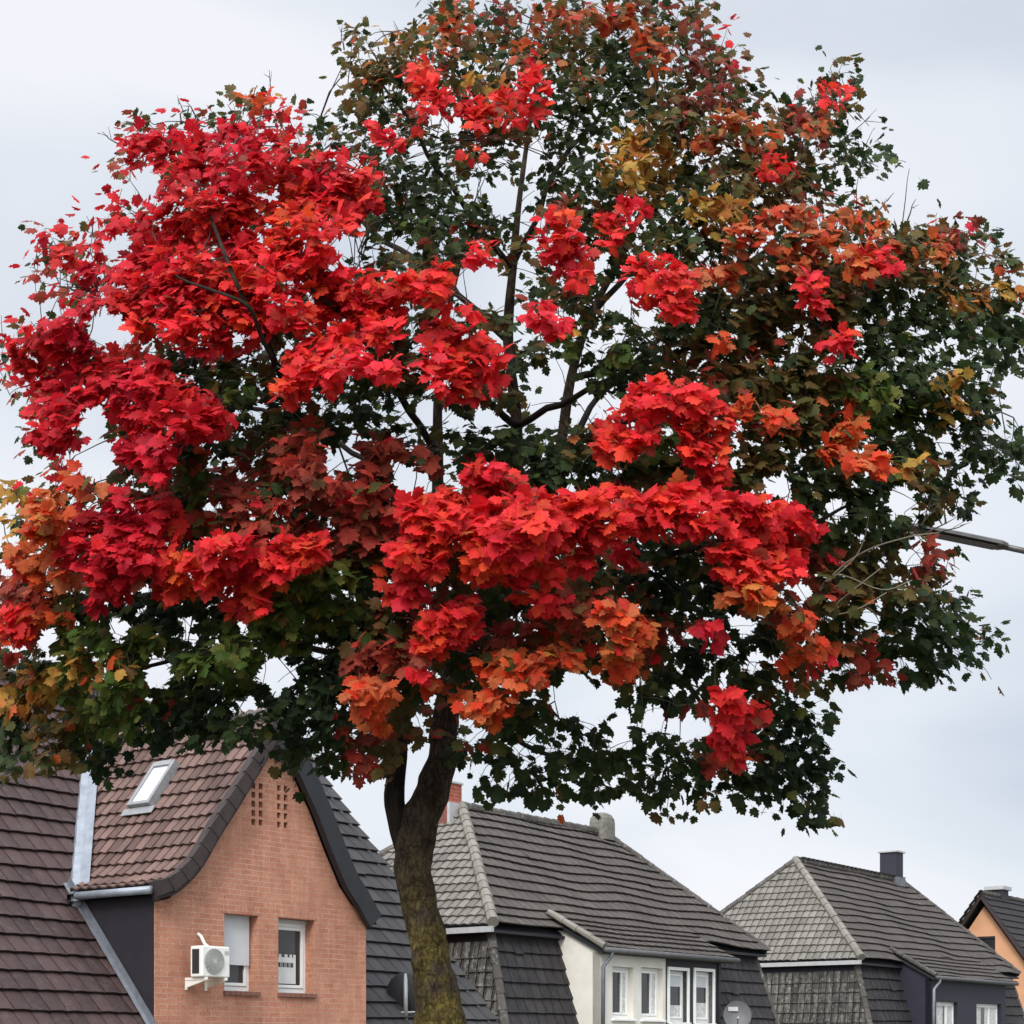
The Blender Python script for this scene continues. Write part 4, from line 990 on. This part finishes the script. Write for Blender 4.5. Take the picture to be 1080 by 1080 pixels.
CL = {
'C': """185 165 60 36,250 165 75 42,160 150 35 18,345 195 65 45,205 212 68 45,130 245 22 18,140 262 30 20,75 268 24 12,95 282 20 14,165 300 60 45,115 322 42 22,70 352 42 24,25 352 20 14,15 372 14 12,45 385 38 22,105 372 45 28,
 62 440 34 32,78 412 28 24,58 462 18 16,140 405 52 40,180 430 55 40,222 440 22 22,165 480 34 24,125 470 16 18,145 545 58 36,110 575 52 34,115 610 30 26,175 555 20 24,150 590 30 28,105 635 12 12,210 440 28 24""",
'R': """300 235 95 55,215 275 70 55,300 300 85 48,230 335 70 42,380 310 40 32,400 330 35 28,130 345 35 28,380 200 30 28,
 348 372 50 34,322 396 24 22,300 412 16 12,398 345 30 22,462 300 26 26,430 300 22 18,488 380 52 44,470 345 22 16,410 385 18 16,508 265 20 13,500 278 12 12,497 322 8 10,
 450 80 26 20,452 100 22 16,485 118 44 22,545 112 36 22,560 85 20 20,410 146 20 13,442 136 9 8,500 160 15 8,395 135 12 10,
 588 245 30 26,600 272 24 22,612 292 14 12,640 240 24 18,668 222 14 14,678 220 7 8,688 296 44 30,715 318 19 22,572 330 20 14,590 345 14 14,
 700 420 48 24,662 450 30 30,742 438 34 30,745 472 26 22,640 465 12 18,752 495 16 14,
 508 508 42 26,480 545 62 34,560 550 70 40,640 540 65 34,720 538 66 32,800 548 58 32,848 556 16 14,790 590 42 36,820 585 32 26,440 585 34 30,428 618 24 18,530 590 44 26,570 600 26 20,612 585 18 14,662 580 14 16,545 620 10 12,
 472 655 34 22,455 680 20 18,490 640 22 14,576 636 18 14,440 710 8 8,
 250 590 52 30,200 600 40 24,258 632 26 20,180 615 24 18,310 580 30 22,285 600 30 22,330 570 22 16,12 655 26 26,30 600 16 14,
 765 738 22 16,758 760 22 22,775 790 20 22,800 748 14 10,820 175 24 16,880 98 17 15,883 360 22 18,858 305 16 26,925 278 22 22,872 690 9 8,855 700 10 8,745 660 14 10,750 672 8 8""",
'O': """540 700 42 24,512 742 34 22,500 768 12 14,590 690 22 18,655 655 36 28,655 690 20 26,395 725 26 22,398 752 22 16,372 740 12 12,450 716 14 12,800 625 18 22,842 655 18 20,852 680 18 18,833 690 14 10,770 630 10 10,
 788 250 28 22,840 235 48 22,900 240 40 24,930 265 18 18,850 262 40 16,900 275 24 20,830 285 18 14,765 130 28 18,795 140 34 20,860 130 22 12,740 150 20 18,900 455 28 18,915 490 20 20,880 470 14 20,790 430 28 10,822 440 12 10,
 480 18 22 20,475 40 16 22,590 20 36 18,640 15 40 18,680 35 28 24,690 60 20 20,560 60 22 18,50 545 24 34,25 590 22 22,60 600 28 18,90 505 26 14,50 655 30 20,760 290 32 14,735 290 20 10,985 262 22 20,765 360 12 11,300 108 8 6,275 105 22 14""",
'B': """440 570 34 26,400 520 36 26,385 560 30 26,400 485 34 18,440 485 22 16,350 500 20 22,285 545 32 28,320 470 26 22,320 500 22 18,240 530 22 18,600 645 28 22,690 665 16 18,570 660 18 14,420 690 24 26,385 690 20 20,
 755 70 20 14,760 90 14 12,745 100 22 14,835 115 26 12,855 130 20 14,1000 240 14 12,972 575 14 8,968 590 12 8,920 690 12 12,910 680 10 8,850 580 10 8,30 630 28 18,720 120 16 20,728 60 10 12""",
'V': """415 65 30 18,440 45 20 18,390 90 22 22,700 120 30 20,780 180 30 22,820 200 22 14,850 300 40 24,880 310 24 20,800 330 26 16,330 590 0 0,960 250 16 12,950 290 24 14,270 140 0 0,240 140 14 12,330 180 18 12,890 320 16 24,610 85 18 14,400 640 24 18""",
'Y': """670 150 24 12,690 165 22 14,660 175 14 18,700 145 14 10,735 215 28 10,775 222 18 9,1015 312 30 8,1060 305 20 7,40 712 34 16,15 735 20 14,70 700 18 12,1000 400 14 10,960 490 16 12,515 100 14 22,500 75 14 12,60 690 20 10,130 680 10 8,10 520 14 10""",
'L': """340 610 36 18,300 635 36 22,350 640 30 20,260 690 32 16,150 670 30 14,80 670 30 14,140 715 30 16,200 700 26 14,230 660 16 12,640 370 22 12,600 350 14 10,930 420 26 14,900 400 20 12,250 400 28 22,200 510 18 16"""}
ELL = []
for cc, txt in CL.items():
    for q in txt.replace('\n', '').split(','):
        a = [float(x) for x in q.split()]
        if a[2] > 0: ELL.append((cc, *a, rg.uniform(0, 99)))
def in_clump(px, py, pad=1.0):
    return any(((px-a)/(rx*pad))**2+((py-b_)/(ry*pad))**2 < 1 for c_, a, b_, rx, ry, sd_ in ELL if c_ in 'CRO')
for (cc, ex_, ey_, rx, ry, sd_) in ELL:
    n = int(math.pi*rx*ry/900*{'R': 8.4, 'C': 7.8, 'O': 7.2, 'B': 5.5, 'V': 5, 'Y': 5, 'L': 5}[cc]+1)
    off_ = (-.28 if cc in 'RCO' else -.08)+.12*noise.noise(Vector((ex_/40, ey_/40, 2)))
    for k in range(n):
        th = rg.uniform(0, 2*math.pi); rr = math.sqrt(rg.random())
        lim = 1+.28*noise.noise(Vector((math.cos(th)*1.7+sd_, math.sin(th)*1.7, 0)))
        rr *= .84*lim
        px, py = ex_+rx*rr*math.cos(th), ey_+ry*rr*math.sin(th)
        bulge = .0045*min(rx, ry)*(1-min(1, rr)**2)
        spray(px, py, shell(px, py, -1)+off_-bulge+rg.uniform(0, .14), cc, 4, .029, (ex_, ey_, rx*.90+1, ry*.90+1) if cc in 'RCO' else None)
for j, row in enumerate(rows):
    for i, ch_ in enumerate(row):
        if ch_ == '.': continue
        x0, y0 = i*30, j*30
        def P(m=0): return x0+rg.uniform(-m, 30+m), y0+rg.uniform(-m, 30+m)
        if ch_ == 's':
            for k in range(rg.choice((1, 1, 2))):
                px, py = P(); spray(px, py, shell(px, py, rg.choice((-1, 0, 1)))+rg.uniform(-.2,.2), rg.choice('GVG' if j > 3 else 'YVG'), rg.choice((2, 3, 3)), .045)
            continue
        px_c = x0+15; dense = ch_ not in LOW; c0 = ch_ if dense else LOW[ch_]
        upr = px_c > 380 and y0 < 430
        for k in range(((12 if upr else 9) if c0 in 'GLDV' else (10 if upr else 7)) if dense else (7 if upr else 5)):
            px, py = P(0)
            if c0 in 'RCO':                 # between the bright clumps the crown is green and olive
                if in_clump(px, py, .8): continue
                if c0 == 'C' and (px < 120 or py < 150 or (px < 200 and py < 420)):
                    cc = 'C' if rg.random() < .6 else 'B'
                    if rg.random() < .45: continue
                else: cc = rg.choice('GVGVB' if c0 == 'R' else 'VVBGO')
                if rg.random() < .1: continue
            else: cc = c0
            if upr and cc == 'B' and rg.random() < .5: cc = rg.choice('VGG')
            spray(px, py, shell(px, py, -1)+rg.uniform(.0,.35), cc, 4, .045)
        for k in range(2):
            px, py = P(); bk = {'R': 'GVG', 'C': 'CVG', 'O': 'VVG', 'B': 'BVG', 'V': 'VGG', 'Y': 'YVG', 'G': 'GGD', 'L': 'GLD', 'D': 'D'}[c0]
            if in_clump(px, py, .7) or rg.random() < .8: spray(px, py, shell(px, py, 0), rg.choice(bk), 4, .06)
        for k in range(3 if dense else 2):
            px, py = P(); spray(px, py, shell(px, py, 1), rg.choice({'C': 'CGV', 'R': 'VGG'}.get(c0, 'GGD')), 4, .06)
tot = 0
LBL = {'red_foliage': 'bright red and crimson leaves', 'orange_foliage': 'orange and golden leaves', 'brown_foliage': 'reddish brown and olive leaves', 'green_foliage': 'dark green leaves, the deepest coloured darker as shade'}
for k, l in LS.items():
    mb = MB(); mb.v = l.v; mb.f = l.f; mb.tone = []
    o = mb.build(k, M['leaf'], tree, col=l.c); o['label'] = LBL[k]; tot += len(l.f)
print('leaf faces', tot, 'sprays', len(sprays))
# twigs from the nearest wood to every spray
axis = Vector((0, 0, 0)); sp_ = sorted(sprays, key=lambda p: min((p-n).length for n in nodes[::4]))
NP = np.zeros((len(nodes)+3*len(sp_)+10, 3)); NP[:len(nodes)] = [tuple(n) for n in nodes]; cnt = len(nodes)
cen = np.array(tuple(tl(480, 600, 10)))
mb = MB()
for s_ in sp_:
    q = np.array(tuple(s_)); d = np.linalg.norm(NP[:cnt]-q, axis=1); dc = np.linalg.norm(NP[:cnt]-cen, axis=1); me_ = np.linalg.norm(q-cen)
    d = d+np.where(dc > me_, 1.2, 0)+.15*(dc/6); i = int(np.argmin(d)); a = Vector(NP[i]); ln = (s_-a).length
    m1 = a.lerp(s_, .4)+Vector((rg.gauss(0,.03), rg.gauss(0,.03), .07))*ln; m2 = a.lerp(s_, .75)+Vector((rg.gauss(0,.025), rg.gauss(0,.025), .06))*ln
    r0 = .0025+.006*min(1, ln)
    mb.tube([a, m1, m2, s_], [r0, r0*.75, r0*.55, .0022], 4 if ln > .5 else 3, cap=False)
    NP[cnt] = m1; NP[cnt+1] = m2; NP[cnt+2] = s_; cnt += 3
# bare shoots above the crown's outline
for (x0, y0, x1, y1, Y) in ((125,152,108,139,9.2),(190,120,188,104,9.2),(205,120,197,108,9.2),(258,128,240,110,9.2),(285,100,284,74,9.2),(362,45,360,30,9.8),(430,55,415,22,9.8),(422,60,400,30,9.8),(435,50,455,32,9.8),(540,35,545,8,10),(556,30,562,5,10),(120,308,35,296,8.9),(90,306,58,292,8.9),(75,303,66,312,8.9),(100,300,95,285,8.9),
        (892,145,918,123,10),(897,205,903,200,10),(920,232,943,203,9.6),(960,225,966,210,9.7),(1015,275,1035,262,9.8),(985,240,1000,228,9.8),(970,555,992,530,8.8),(985,558,1010,545,8.8),(975,548,985,520,8.8),(995,560,1020,552,8.8)):
    a, b_ = tl(x0, y0, Y), tl(x1, y1, Y); m1 = a.lerp(b_, .5)+Vector((rg.gauss(0,.01), rg.gauss(0,.03), rg.gauss(0,.012)))
    mb.tube([a+(a-b_)*.5, a, m1, b_], [.005, .004, .003, .0015], 4)
    for k in range(2):
        s0_ = a.lerp(b_, rg.uniform(.3,.8)); mb.tube([s0_, s0_+(b_-a)*.35+Vector((rg.gauss(0,.03), 0, rg.gauss(0,.03)))], [.0025, .0012], 3)
mb.build('twigs', M['twig'], tree)
